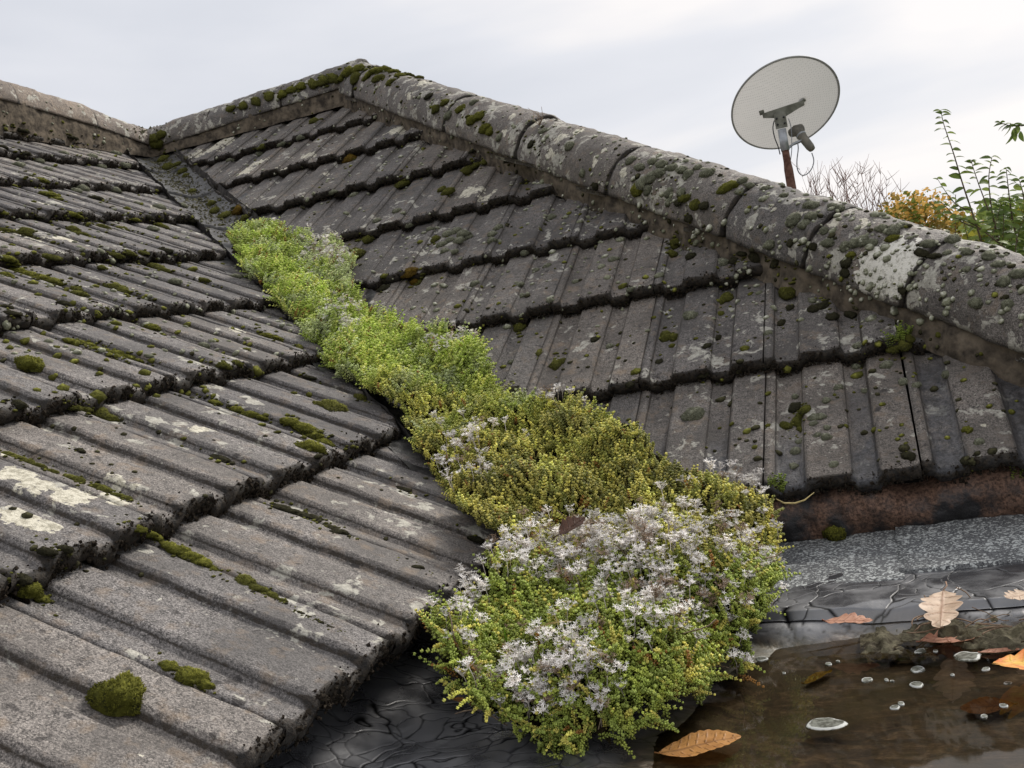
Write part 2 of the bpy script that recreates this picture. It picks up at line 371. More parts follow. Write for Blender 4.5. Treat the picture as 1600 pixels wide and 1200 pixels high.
def cut_mesh(me, planes, mw):
    """copy of a tile mesh cut by world planes (co, no): keeps the side the normal points away from"""
    bm = bmesh.new(); bm.from_mesh(me); inv = mw.inverted()
    for co, no in planes:
        c = inv @ Vector(co); n = (mw.to_3x3().transposed() @ Vector(no)).normalized()
        ge = bm.verts[:]+bm.edges[:]+bm.faces[:]
        bmesh.ops.bisect_plane(bm, geom=ge, plane_co=c, plane_no=n, clear_outer=True, dist=1e-5)
        if not bm.faces: bm.free(); return None
        be = [e for e in bm.edges if len(e.link_faces) == 1]
        if be:
            r = bmesh.ops.holes_fill(bm, edges=be, sides=0)
            lay = bm.verts.layers.float.get('crust')
            if lay:
                for e in be:
                    for v in e.verts: v[lay] = max(v[lay], .75)
    if len(bm.verts) < 12: bm.free(); return None
    m2 = bpy.data.meshes.new('roof_tile'); bm.to_mesh(m2); bm.free()
    for mt in me.materials: m2.materials.append(mt)
    return m2

left = tag(empty('left_roof', Lpt(NL, 3.0)), 'weathered grey roof slope on the left, its ribbed concrete tile courses running down to the cracked black bitumen', 'roof')
right = tag(empty('right_roof', Rpt(MR, 2.9)), 'brown-grey tiled roof slope between the mossy hip and the valley plants', 'roof')
DSL = {0: (0, 0), 1: (0, -.015), 2: (.006, -.01), 3: (.02, .024), 4: (.031, -.005), 5: (.026, -.018), 6: (.045, -.041), 7: (.0, -.045), 8: (.045, .02)}
TL = {0: 3.55, 1: 3.3, 2: 3.0, 3: 2.67, 4: 2.34, 5: 2.0, 6: 1.67, 7: 1.28, 8: .8}
DSR = {0: .003, 1: -.003, 2: -.012, 3: .016, 4: .019, 5: -.009, 6: -.014, 7: 0, 8: .03}
VL, VR = .17, .12
vn_L = Vector((1, 1, 0)).normalized()
def build_slope(which):
    A = ML if which == 'L' else MRm; root = left if which == 'L' else right; tms = tmL if which == 'L' else tmR
    top = NL if which == 'L' else MR
    for k in range(9):
        s0 = top-k*G
        sc = s0*C_
        lo_t = (sc-G*C_+VL) if which == 'L' else (sc-G*C_+VR)
        hi_t = 4.45 if which == 'L' else EH+sc
        off = 2.84 if which == 'L' else 2.822
        j0 = math.floor((lo_t-off)/W)-1; j1 = math.ceil((hi_t-off)/W)+1
        for j in range(j0, j1+1):
            t = off+j*W                                    # joint; tile covers t..t+W
            tc_ = t+W/2
            if which == 'L':
                a, b_ = DSL[k]; tv = sc+VL; f = min(max((tc_-tv)/(TL[k]-tv), 0), 1.15) if TL[k] > tv else 0
                s = s0+b_+(a-b_)*f
            else: s = s0+DSR[k]
            s += random.uniform(-.0035, .0035)
            h0 = -HL+random.uniform(-.0015, .0015)
            pos = (Lpt(s, t+W, h0) if which == 'L' else Rpt(s, t, h0))
            tw = Euler((random.uniform(-.004, .004), random.uniform(-.005, .005), random.uniform(-.0025, .0025))).to_matrix()
            mw = Matrix.Translation(pos) @ (A @ tw).to_4x4()
            planes = []
            jit = random.uniform(-.012, .012)
            if which == 'L':
                d0 = (sc+jit-.0)                             # valley cut: y + x > -VL  -> outside
                planes.append((Vector((0, -VL+jit, 0)), Vector((1, 1, 0)).normalized()))
            else:
                planes.append((Vector((VR+jit, 0, 0)), Vector((-1, -1, 0)).normalized()))
                planes.append((Vector((EH-.115, 0, 0)), Vector((1, 1, 0)).normalized()))
            # ridge cut
            rp = Lpt(.02, 0) if which == 'L' else Rpt(.02, 0)
            planes.append((rp, Vector((-C_, 0, S_)) if which == 'L' else Vector((0, C_, S_))))
            me = tms[random.randrange(NVAR)]
            co = [mw @ Vector(c) for c in ((0, 0, 0), (W, 0, 0), (0, TLEN, 0), (W, TLEN, 0), (0, 0, HL), (W, 0, HL))]
            act = []; out = False
            for pc, pn in planes:
                ds = [(c-pc).dot(pn) for c in co]
                if min(ds) > -.004: out = True; break
                if max(ds) > 0: act.append((pc, pn))
            if out: continue
            if act:
                me = cut_mesh(me, act, mw)
                if me is None: continue
            o = link('roof_tile', me, root, mw); reg(me, mw)
            # dark crumbly growth along the lip
            segs = [(x/12*W) for x in range(13)]
            ok = [x for x in segs if all((mw @ Vector((x, 0, 0))-pc).dot(pn) < -.004 for pc, pn in planes)]
            if len(ok) == 13: cm = crusts[random.randrange(NVAR)]
            elif len(ok) >= 2: cm = crust_mesh(min(ok), max(ok), 26*len(ok))
            else: cm = None
            if cm:
                c = bpy.data.objects.new('lip_moss', cm); COL.objects.link(c); c.parent = o; c['kind'] = 'stuff'
build_slope('L'); build_slope('R')

# sheets beneath the tiles, one per slope
def quad(name, pts, mat, parent, n=1): return link(name, mesh(name, pts, [tuple(range(len(pts)))], mat, False), parent)
hz = -.062
quad('underlay', [Lpt(0, 0, hz), Lpt(0, 4.45, hz), Lpt(NL-.03, 4.45, hz), Lpt(NL-.03, (NL-.03)*C_, hz)], M_under, left)
quad('underlay', [Rpt(0, 0, hz), Rpt(MR-.03, (MR-.03)*C_, hz), Rpt(MR-.03, EH+(MR-.03)*C_, hz), Rpt(0, EH, hz)], M_under, right)

# low-detail tiling on the slopes that face away
def far_slope(name, fr, rows, root, clip, mat):
    xs = np.array([0, .065, .09, .262, .288, .56, .587, .735, .76, .995])*W
    V, Fc = [], []
    for k in range(8):
        for j in rows(k):
            t0 = j*W
            cen = fr((8.2-k)*G, t0+W/2)
            if not clip(cen): continue
            o = len(V)
            for x in xs:
                hh = (float(prof(x))-1)*RIB
                for (u, h) in ((0, -.04), (0, -.02), (G, -.05)):
                    V.append(fr((8.2-k)*G-u, t0+x, h+hh))
            for i in range(len(xs)-1):
                for q in range(2): Fc.append((o+i*3+q, o+(i+1)*3+q, o+(i+1)*3+q+1, o+i*3+q+1))
    o = link(name, mesh(name, V, Fc, mat, False), root); tag(o, kind='stuff')
n3 = Vector((S_, 0, C_))
far_slope('roof_tile', lambda s, t, h=0: Vector((EH+s*C_, t, -s*S_))+n3*h, lambda k: range(-11, 11), right, lambda c: abs(c.y) < (c.x-EH)-.12, M_cap)
far_slope('roof_tile', lambda s, t, h=0: Vector((t, s*C_, -s*S_))+Vector((0, S_, C_))*h, lambda k: range(-22, 16), right, lambda c: c.x < EH+c.y-.12 and c.x > -c.y, M_cap)
far_slope('roof_tile', lambda s, t, h=0: Vector((-s*C_, -t, -s*S_))+Vector((-S_, 0, C_))*h, lambda k: range(-14, 18), left, lambda c: c.y < -c.x-.1, M_cap)

# ------------------------------------------------------------------ ridge and hip caps
def cap_mesh(P0, P1, r0_, r1_, seed, arc=(-.12, PI+.12), mat=M_cap, name='hip_tile', thick=.016, side=None):
    P0, P1 = Vector(P0), Vector(P1); dn = (P1-P0).normalized(); L = (P1-P0).length
    sd_ = side or Vector((dn.y, -dn.x, 0)).normalized(); up = sd_.cross(dn)
    if up.z < 0: up = -up
    nu, nv = 34, 30
    U, Vv = np.meshgrid(np.linspace(arc[0], arc[1], nu), np.linspace(0, 1, nv), indexing='ij')
    R = r0_+(r1_-r0_)*Vv
    sdn, upn, dnn = np.array(sd_), np.array(up), np.array(dn)
    def surf(R):
        return np.array(P0)+dnn*(Vv*L)[..., None]+sdn*(np.cos(U)*R)[..., None]+upn*(np.sin(U)*R)[..., None]
    P = surf(R); nz = .0042*fbm(P, 14, 3, seed)+.0024*fbm(P, 60, 3, seed+3)
    ed = np.exp(-np.minimum(Vv, 1-Vv)*L/.003); R2 = R+nz-ed*.004*(1+vn(P, 45, seed))
    t = surf(R2); i = surf(R2-thick)
    V = np.concatenate([t.reshape(-1, 3), i.reshape(-1, 3)]); a = np.arange(nu*nv).reshape(nu, nv); b_ = a+nu*nv
    q = lambda A, B, C, D: np.stack([A, B, C, D], -1)
    Fc = np.concatenate([grid_faces(nu, nv)[:, ::-1], grid_faces(nu, nv, nu*nv), q(a[:-1, 0], a[1:, 0], b_[1:, 0], b_[:-1, 0]), q(a[1:, -1], a[:-1, -1], b_[:-1, -1], b_[1:, -1]),
                         q(a[0, 1:], a[0, :-1], b_[0, :-1], b_[0, 1:]), q(a[-1, :-1], a[-1, 1:], b_[-1, 1:], b_[-1, :-1])])
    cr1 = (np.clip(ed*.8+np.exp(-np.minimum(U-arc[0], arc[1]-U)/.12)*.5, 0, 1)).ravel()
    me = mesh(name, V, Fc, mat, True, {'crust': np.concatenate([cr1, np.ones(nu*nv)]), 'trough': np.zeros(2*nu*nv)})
    bm = bmesh.new(); bm.from_mesh(me); bmesh.ops.recalc_face_normals(bm, faces=bm.faces); bm.to_mesh(me); bm.free()
    return me
dnh = Vector((1, -1, -T_)).normalized(); sdh = Vector((-1, -1, 0)).normalized()
def hip_t(px, py):      # distance along the hip of a picture point on the cap
    return (onhip(px, py)-Vector((EH, 0, HZ))).dot(dnh)
hj = sorted([hip_t(700, 175), hip_t(960, 258), hip_t(1131, 347), hip_t(1420, 440)])
joints = [-.06, .20, hj[0], (hj[0]+hj[1])/2, hj[1], hj[2], (hj[2]+hj[3])/2, hj[3]]
joints = [j for i, j in enumerate(sorted(joints))]
while joints[-1] < 3.6: joints.append(joints[-1]+.36)
capid = 0
for a, b_ in zip(joints[:-1], joints[1:]):
    if b_-a < .05: continue
    o = Vector((EH, 0, HZ)); jz = random.uniform(-.002, .002); js = random.uniform(-.002, .002)
    P0 = o+dnh*(a-.0)+Vector((js, js, jz)); P1 = o+dnh*(b_-.002)+Vector((-js, -js, jz+.0))
    me = cap_mesh(P0, P1, HR-.0005, HR+.001, 40+capid, side=sdh); capid += 1
    link('hip_tile', me, right); reg(me, Matrix.Identity(4))
# short ridge from the valley head up to the hip
P_V = Vector((.02, 0, -.035)); P_E = Vector((EH+.03, 0, HZ+.004))
nseg = 3
for i in range(nseg):
    a = P_V.lerp(P_E, i/nseg); b_ = P_V.lerp(P_E, (i+1)/nseg+.02)
    me = cap_mesh(a, b_, HR-.004, HR, 60+i, side=Vector((0, -1, 0)), name='ridge_tile'); link('ridge_tile', me, right); reg(me, Matrix.Identity(4))
# second hip falling away behind
for i in range(8):
    dn2 = Vector((1, 1, -T_)).normalized(); o = Vector((EH, 0, HZ-.02))
    link('hip_tile', cap_mesh(o+dn2*(.03+i*.4), o+dn2*(.03+(i+1)*.4), HR-.004, HR, 80+i), right)
# left ridge
pts = [Vector((0, .03, -.035)), Vector((0, -.42, .03)), Vector((0, -.85, .068)), Vector((0, -1.3, .09)), Vector((0, -1.75, .10))]
while pts[-1].y > -4.4: pts.append(pts[-1]+Vector((0, -.45, .004)))
for i in range(len(pts)-1):
    me = cap_mesh(pts[i], pts[i+1]+(pts[i+1]-pts[i])*.02, HR, HR-.004, 100+i, mat=M_capL, name='ridge_tile', side=Vector((1, 0, 0))); link('ridge_tile', me, left); reg(me, Matrix.Identity(4))
# bedding mortar between caps and tiles
def mortar_strip(edge, foot, n, seed, parent, mat=M_mortar, amp=.007, name='mortar_bedding'):
    m = 9; U = np.linspace(0, 1, n); V = []
    for u in U:
        e, f = edge(u), foot(u)
        for k in range(m): V.append(np.array(e.lerp(f, k/(m-1))))
    V = np.array(V).reshape(n, m, 3); d = fbm(V, 14, 4, seed)[..., None]*amp+fbm(V, 60, 2, seed+2)[..., None]*amp*.35
    nrm = np.cross(V[-1, 0]-V[0, 0], V[0, -1]-V[0, 0]); nrm = nrm/np.linalg.norm(nrm)
    if nrm@(np.array(CAM)-V.mean((0, 1))) < 0: nrm = -nrm
    V = V+nrm*d
    me = mesh(name, V.reshape(-1, 3), grid_faces(n, m), mat, True); o = link(name, me, parent); reg(me, Matrix.Identity(4)); return o
def hip_edge(u): return hipt(-.05+u*3.75, -.05, HR-.010)
def hip_foot(u):
    q = hipt(-.05+u*3.75, 0, HR+.004); s = -q.y/C_; return Rpt(s, q.x, -.03)
mortar_strip(hip_edge, hip_foot, 320, 5, right, amp=.009)
mortar_strip(lambda u: P_V.lerp(P_E, u)+Vector((0, -HR+.008, 0)), lambda u: Rpt(.125, P_V.lerp(P_E, u).x, -.02), 90, 9, right)
def lrid(u):
    t = u*4.3; i = min(int(t/.45), len(pts)-2); return pts[i].lerp(pts[i+1], (t-i*.45)/.45)
mortar_strip(lambda u: lrid(u)+Vector((HR-.008, 0, 0)), lambda u: Lpt(.125, u*4.3, -.02), 200, 12, left)

# ------------------------------------------------------------------ valley
def valley_z(a, v): return -a*T_+abs(v)/2**.5*T_
def vpt(a, v, h=0): return Vector((a+v/2**.5, -a+v/2**.5, valley_z(a, v)+h))
valley = tag(empty('valley_gutter', vpt(1.3, 0)), 'grey felt-lined valley gutter between the two tiled slopes, bare at its upper end', 'gutter')
sheets = [(-.02, .33), (.30, .66), (.62, 1.0), (.95, 1.5), (1.45, 2.0), (1.95, 2.50)]
for i, (a0, a1) in enumerate(sheets):
    n1, n2 = 30, 22; A, Vv = np.meshgrid(np.linspace(a0, a1, n1), np.linspace(-.17, .15, n2), indexing='ij')
    h = -.045+.012*(A-a0)/(a1-a0)+.0
    Z = -A*T_+np.sqrt(Vv**2+.035**2)/2**.5*T_+h
    P = np.stack([A+Vv/2**.5, -A+Vv/2**.5, Z], -1); P[..., 2] += .006*fbm(P, 12, 3, i)+.003*fbm(P, 45, 2, i+4)
    lipd = np.exp(-(a1-A)/.02); P[..., 2] += lipd*.006*vn(P, 25, i+8)
    top = P.reshape(-1, 3); bot = top-[0, 0, .010]; a = np.arange(n1*n2).reshape(n1, n2); bb = a+n1*n2
    Fc = np.concatenate([grid_faces(n1, n2), np.stack([a[-1, :-1], bb[-1, :-1], bb[-1, 1:], a[-1, 1:]], -1)])
    me = mesh('valley_sheet', np.concatenate([top, bot]), Fc, M_valley, True); link('valley_sheet', me, valley); reg(me, Matrix.Identity(4))
# mortar face closing the cut tile ends on the right side of the valley, and the left
def vcl(side, off):
    def e(u):
        a = .05+u*2.42; return vpt(a, off)+Vector((0, 0, -.004))
    def f(u):
        a = .05+u*2.42; return vpt(a, off*.85)+Vector((0, 0, -.085))
    return e, f
M_vm = simple('valley_mortar', (.035, .033, .032), .9, .2, 40, .5, .9, .004, 5, col2=(.10, .092, .085))
e, f = vcl(1, .088); mortar_strip(e, f, 260, 31, valley, M_vm, .006)
e, f = vcl(-1, -.118); mortar_strip(e, f, 200, 33, valley, M_vm, .006)

# ------------------------------------------------------------------ flat roof: cracked bitumen, felt strip, pool
WZ = -1.566
def pondmask(x, y):
    n = fbm(np.stack([x, y, 0*x], -1), 7, 3, 4)*.035
    dx = (x-2.66-.28*np.clip(-2.95-y, -.2, .4)*-1+n)/.26; dy = (-2.775-y+n*.6+.02*np.sin(x*9))/.08
    return sstep(0, 1, np.minimum(dx, dy))
def flatz(x, y): return -1.547-.036*pondmask(x, y)+.095*sstep(2.52, 2.20, x)*(y < 9)
def voro2(P, cell, seed):
    Q = P/cell; I = np.floor(Q).astype(np.int64); f1 = np.full(P.shape[:-1], 9.); f2 = f1.copy(); idn = f1.copy()
    for dx in (-1, 0, 1):
        for dy in (-1, 0, 1):
            gx, gy = I[..., 0]+dx, I[..., 1]+dy
            fx = gx+hsh(gx, gy, gx*0, seed); fy = gy+hsh(gx, gy, gx*0, seed+1)
            d = np.hypot(Q[..., 0]-fx, Q[..., 1]-fy); idv = hsh(gx, gy, gx*0, seed+2)
            m = d < f1; f2 = np.where(m, f1, np.minimum(f2, d)); idn = np.where(m, idv, idn); f1 = np.where(m, d, f1)
    return (f2-f1)*cell, idn
flat = tag(empty('flat_roof', (2.7, -3.2, -1.6)), 'flat roof below the eaves, coated in glossy black bitumen crazed with cracks and holding rain water', 'roof')
def bitumen_patch(x0, x1, y0, y1, st, lift=0):
    xs = np.linspace(x0, x1, int((x1-x0)/st)+2); ys = np.linspace(y0, y1, int((y1-y0)/st)+2); X, Y = np.meshgrid(xs, ys, indexing='ij')
    P = np.stack([X, Y, 0*X], -1)
    wv = np.stack([fbm(P, 9, 4, 71), fbm(P, 9, 4, 75), 0*X], -1)*.034
    th = .5; Q = P+wv; q2 = np.stack([Q[..., 0]*math.cos(th)+Q[..., 1]*math.sin(th), (-Q[..., 0]*math.sin(th)+Q[..., 1]*math.cos(th))*1.35], -1)
    e1, id1 = voro2(q2, .085, 3); e2, id2 = voro2(q2+3.3, .036, 8)
    sub = (id1 > (.12 if not lift else .7))
    Z = flatz(X, Y)+lift*(sstep(y0, y0+.012, Y)*sstep(y1, y1-.01, Y)+.2)+.0030*fbm(P, 5.5, 2, 5)+.0007*fbm(P, 26, 2, 6)
    dep = np.clip(1-pondmask(X, Y)*1.2, 0, 1)
    c1 = np.exp(-(e1/.0026)**2); c2 = np.exp(-(e2/.0017)**2)*sub
    Z = Z+dep*(.0004*np.exp(-e1/.012)-.0013*c1-.0006*c2)
    V = np.stack([X, Y, Z], -1).reshape(-1, 3)
    me = mesh('bitumen_coat', V, grid_faces(len(xs), len(ys)), M_bit, True, {'crack': np.clip(np.maximum(c1, c2*.8)*dep, 0, 1).ravel(), 'near': np.clip(np.maximum(np.exp(-(e1/.0042)**2), np.exp(-(e2/.0028)**2)*sub)*dep, 0, 1).ravel(), 'pond': pondmask(X, Y).ravel()})
    return link('bitumen_coat', me, flat)
m, nt, b, pos, out = newmat('black_bitumen')
n1 = noise(nt, pos, 14, 5, .6, .4); n2 = noise(nt, pos, 90, 3, .6); pd = attr(nt, 'pond'); ck = attr(nt, 'crack')
n3_ = noise(nt, vmap(nt, pos, (1, 1.9, 1)), 24, 6, .68, 1.2); n4 = noise(nt, pos, 130, 3, .7)
silt = ramp(nt, mth(nt, 'ADD', mth(nt, 'MULTIPLY', n3_, .7), mth(nt, 'MULTIPLY', n4, .3)), [(.38, (.012, .009, .005)), (.48, (.06, .042, .024)), (.56, (.13, .092, .056)), (.66, (.30, .24, .17))])
olive = ramp(nt, noise(nt, vmap(nt, pos, loc=(3, 3, 3)), 9, 4, .6), [(.45, 0), (.62, .75)])
silt = mixc(nt, olive, silt, (.06, .055, .012))
bc = ramp(nt, n1, [(.4, (.048, .048, .052)), (.6, (.115, .115, .120))])
bc = mixc(nt, mth(nt, 'MULTIPLY', ck, 1.0), bc, (.002, .002, .002))
c = mixc(nt, ramp(nt, pd, [(.15, 0), (.5, 1)]), bc, silt)
rg = N(nt, 'ShaderNodeMapRange', inp={0: n1, 1: .35, 2: .65, 3: .20, 4: .42}).outputs[0]
rg = mth(nt, 'MAXIMUM', mth(nt, 'MAXIMUM', rg, mth(nt, 'MULTIPLY', attr(nt, 'near'), .9)), mth(nt, 'MULTIPLY', pd, .9))
bh = mth(nt, 'ADD', mth(nt, 'MULTIPLY', n3_, mth(nt, 'MULTIPLY', pd, 2.0)), mth(nt, 'MULTIPLY', n2, .25))
setp(nt, b, col=c, rough=rg, spec=mth(nt, 'SUBTRACT', 1.0, attr(nt, 'near')),  normal=bump(nt, mth(nt, 'ADD', bh, mth(nt, 'MULTIPLY', noise(nt, pos, 16, 3, .5, .6), .5)), .35, .004))
M_bit = m; b.inputs['IOR'].default_value = 1.75
FX0, FX1, FY0, FY1 = 2.18, 2.80, -3.46, -2.78
bitumen_patch(FX0, FX1, FY0, FY1, .0013)
bitumen_patch(2.78, 3.45, -2.775, -2.60, .0013, .010)
bitumen_patch(FX1, 3.40, -3.60, -2.28, .0036); bitumen_patch(1.95, FX1, FY1, -2.28, .005); bitumen_patch(1.95, FX0, -3.60, FY1, .008); bitumen_patch(FX0, FX1, -3.60, FY0, .006)
# wide surroundings of the roof slab
M_slab = simple('old_bitumen', (.03, .03, .032), .45, .5, 14, .4, .5, .004)
mb = MB(); mb.box((5.2, -5.1, -1.70), (1, 0, 0), (0, 1, 0), (0, 0, 1), 3.4, 3.2, .10)
link('roof_slab', mb.me('roof_slab', M_slab, False), flat)
M_render = simple('house_wall_render', (.45, .42, .37), .9, .1, 30, .12)
# mineral felt strip
m, nt, b, pos, out = newmat('mineral_felt')
vz = voro(nt, pos, 340, out='Color'); sp = N(nt, 'ShaderNodeSeparateColor', inp={0: vz}).outputs[0]; n1 = noise(nt, pos, 22, 4, .6); n2 = noise(nt, pos, 420, 2, .6)
dens = mth(nt, 'ADD', sp, mth(nt, 'MULTIPLY', mth(nt, 'SUBTRACT', n1, .5), .9))
c = mixc(nt, ramp(nt, dens, [(.72, 0), (.79, 1)]), ramp(nt, n2, [(.38, (.045, .047, .05)), (.62, (.20, .205, .205))]), (.50, .52, .50))
setp(nt, b, col=c, rough=.7, spec=.4, normal=bump(nt, mth(nt, 'ADD', sp, n2), .7, .0015)); M_felt = m
def felt_sheet(x0, x1, zoff, seed, yb):
    n1, n2 = 70, 26; X, K = np.meshgrid(np.linspace(x0, x1, n1), np.linspace(0, 1, n2), indexing='ij')
    ylow = yb(X); Y = -2.375+(ylow+2.375)*K
    P = np.stack([X, Y, 0*X], -1)
    Z = -1.527-.008*K+zoff+.0025*fbm(P, 10, 3, seed)+.003*np.clip(1-K*10, 0, 1)
    top = np.stack([X, Y, Z], -1).reshape(-1, 3); bot = top-[0, 0, .016]
    a = np.arange(n1*n2).reshape(n1, n2); bb = a+n1*n2
    Fc = np.concatenate([grid_faces(n1, n2)[:, ::-1], np.stack([a[1:, -1], a[:-1, -1], bb[:-1, -1], bb[1:, -1]], -1), np.stack([a[0, 1:], a[0, :-1], bb[0, :-1], bb[0, 1:]], -1)])
    link('felt_strip', mesh('felt_strip', np.concatenate([top, bot]), Fc, M_felt, True), flat)
felt_sheet(2.55, 3.018, 0, 3, lambda x: -2.640-.02*np.sin((x-2.6)*5)-.08*np.clip(2.95-x, 0, .2))
felt_sheet(3.012, 4.2, .004, 4, lambda x: -2.625+.006*np.sin(x*14))
# thick curled bitumen skirt between felt and water, in separate cracked slabs
M_skirt = None
random.seed(21)
def slab(poly, zt, th_, seed, mat=M_skirt):
    """irregular plate with rounded rim from a plan polygon"""
    n = 40; P = []; m_ = len(poly); cx = sum(p[0] for p in poly)/m_; cy = sum(p[1] for p in poly)/m_
    per = []
    for i in range(m_):
        a, b_ = np.array(poly[i]), np.array(poly[(i+1) % m_])
        for k in range(8): per.append(a+(b_-a)*k/8)
    per = np.array(per); per = per+np.stack([vn(np.c_[per, per[:, :1]*0], 60, seed), vn(np.c_[per, per[:, :1]*0], 60, seed+1)], -1)*.0022
    V = []; rings = [(1.0, -th_), (1.0, -.0012), (.985, 0), (.7, .0003), (.35, 0)]
    for f, z in rings:
        q = np.array([cx, cy])+(per-[cx, cy])*f
        zz = zt+z+.0022*fbm(np.c_[q, q[:, :1]*0], 16, 3, seed)
        V.append(np.c_[q, zz])
    k = len(per); V = np.concatenate(V); V = np.r_[V, [[cx, cy, zt]]]
    Fc = []
    for r in range(len(rings)-1):
        for i in range(k): Fc.append((r*k+i, r*k+(i+1) % k, (r+1)*k+(i+1) % k, (r+1)*k+i))
    for i in range(k): Fc.append(((len(rings)-1)*k+i, (len(rings)-1)*k+(i+1) % k, len(V)-1))
    return mesh('bitumen_plate', V, Fc, mat, True)
rows = [(-2.632, -2.702), (-2.7045, -2.785)]
for ri, (ya, yb_) in enumerate([]):
    x = 2.80+ri*.02; sb0 = 0
    while x < 4.2:
        wd = random.choice((.035, .06, .09, .13))*(1.3 if ri else 1); g = .0012
        sa, sb = sb0, random.uniform(-.012, .012); sb0 = sb
        wav = lambda q: .008*math.sin(q*11+ri)+.004*math.sin(q*31)
        poly = [(x+g+sa, yb_+wav(x)), (x+wd-g+sb, yb_+wav(x+wd)), (x+wd-g-sb*.4, ya-.0015+wav(x+wd)), (x+g-sa*.4, ya-.0015+wav(x))]
        link('bitumen_plate', slab(poly, -1.5335-.008*ri+random.uniform(-.0015, .0015), .018, int(x*100)+ri), flat)
        x += wd
# rough mortar band under the right eave, patched with bitumen
m, nt, b, pos, out = newmat('eave_band')
n1 = noise(nt, pos, 9, 4, .6); n2 = noise(nt, pos, 200, 3, .7)
c = mixc(nt, ramp(nt, n1, [(.50, 0), (.60, 1)]), ramp(nt, n2, [(.35, (.045, .026, .018)), (.65, (.24, .14, .095))]), (.024, .023, .024))
setp(nt, b, col=c, rough=ramp(nt, n1, [(.45, .85), (.55, .35)]), spec=.4, normal=bump(nt, n2, .8, .003)); M_band = m
def band(seed, x0, x1, yo):
    n1, n2 = 150, 22; X, K = np.meshgrid(np.linspace(x0, x1, n1), np.linspace(0, 1, n2), indexing='ij')
    hgt = .098
    Z = -1.442-K*hgt; Y = yo-.018*np.sin(np.clip(K*1.1, 0, 1)*PI)**.7+0*X
    top_d = .012*np.sin(X*26+1)+.008*np.sin(X*47)
    Z = Z+top_d*(1-K); P = np.stack([X, Y, Z], -1); Y = Y-.012*fbm(P*[1, 1, .7], 11, 4, seed)-.003*fbm(P, 60, 2, seed)
    Y = Y-.025*np.exp(-(K/.12))*-1
    V = np.stack([X, Y, Z], -1).reshape(-1, 3)
    me = mesh('eave_mortar', V, grid_faces(n1, n2), M_band, True); link('eave_mortar', me, right); reg(me, Matrix.Identity(4))
band(5, 2.5, 3.02, -2.405); band(9, 3.018, 3.75, -2.398)
# fascia below the left eave
mb = MB(); mb.box((NL*C_-.07, -3.5, -1.52), (1, 0, 0), (0, 1, 0), (0, 0, 1), .04, 1.05, .075)
mb = MB(); mb.box((2.20, -3.5, -1.52), (1, 0, 0), (0, 1, 0), (0, 0, 1), .02, 1.05, .075)
link('fascia_board', mb.me('fascia_board', M_under, False), left)

# water
m, nt, b, pos, out = newmat('rain_water'); nt.nodes.remove(b)
fr = N(nt, 'ShaderNodeFresnel', inp={'IOR': 1.33})
rip = bump(nt, noise(nt, pos, 9, 2, .5), .05, .01)
nt.links.new(rip, fr.inputs['Normal'])
gl = N(nt, 'ShaderNodeBsdfGlossy', inp={'Roughness': .03, 'Color': (1, 1, 1, 1)}); nt.links.new(rip, gl.inputs['Normal'])
tr = N(nt, 'ShaderNodeBsdfTransparent', inp={'Color': (.74, .66, .54, 1)})
mx = N(nt, 'ShaderNodeMixShader', inp={0: fr.outputs[0], 1: tr.outputs[0], 2: gl.outputs[0]}); nt.links.new(mx.outputs[0], out.inputs[0])
M_water = m
wp = mesh('water', [(2.3, -5.5, WZ), (4.4, -5.5, WZ), (4.4, -2.6, WZ), (2.3, -2.6, WZ)], [(0, 1, 2, 3)], M_water, False)
tag(link('water', wp), 'shallow brown rain water standing on the flat roof, lower right, with dead leaves in it', kind='structure')
# pond floor beyond the detailed patch
quad('pond_floor', [(2.2, -5.6, -1.597), (4.5, -5.6, -1.597), (4.5, -3.59, -1.597), (2.2, -3.59, -1.597)], M_slab, flat)
quad('pond_floor', [(3.39, -3.60, -1.598), (4.5, -3.60, -1.598), (4.5, -2.3, -1.598), (3.39, -2.3, -1.598)], M_slab, flat)

# ground, house walls far below
M_ground = simple('garden_grass', (.045, .07, .02), .95, .1, 3, .35, .4, .02)
gsz = 600
tag(link('ground', mesh('ground', [(-gsz, -gsz, -4.1), (gsz, -gsz, -4.1), (gsz, gsz, -4.1), (-gsz, gsz, -4.1)], [(0, 1, 2, 3)], M_ground, False)), 'green grass ground far below and beyond the roofs', kind='structure')
def wall(root, x0, x1, y0, y1, z1):
    mb = MB(); mb.box(((x0+x1)/2, (y0+y1)/2, (z1-4.1)/2), (1, 0, 0), (0, 1, 0), (0, 0, 1), (x1-x0)/2, (y1-y0)/2, (z1+4.1)/2); link('wall', mb.me('wall', M_render, False), root)
wall(left, -2.3, 2.28, -4.3, -2.3, -1.66); wall(right, -2.3, 3.2, -2.28, 2.3, -1.62); wall(flat, 2.29, 8.5, -8.2, -2.29, -1.81)

BVH = BVHTree.FromPolygons(BV, BF)
debris_src = True
def hit(px, py):
    d = ray(px, py); loc, nrm, i, dist = BVH.ray_cast(CAM, d)
    return loc, (nrm if nrm is None or nrm.dot(d) < 0 else -nrm)
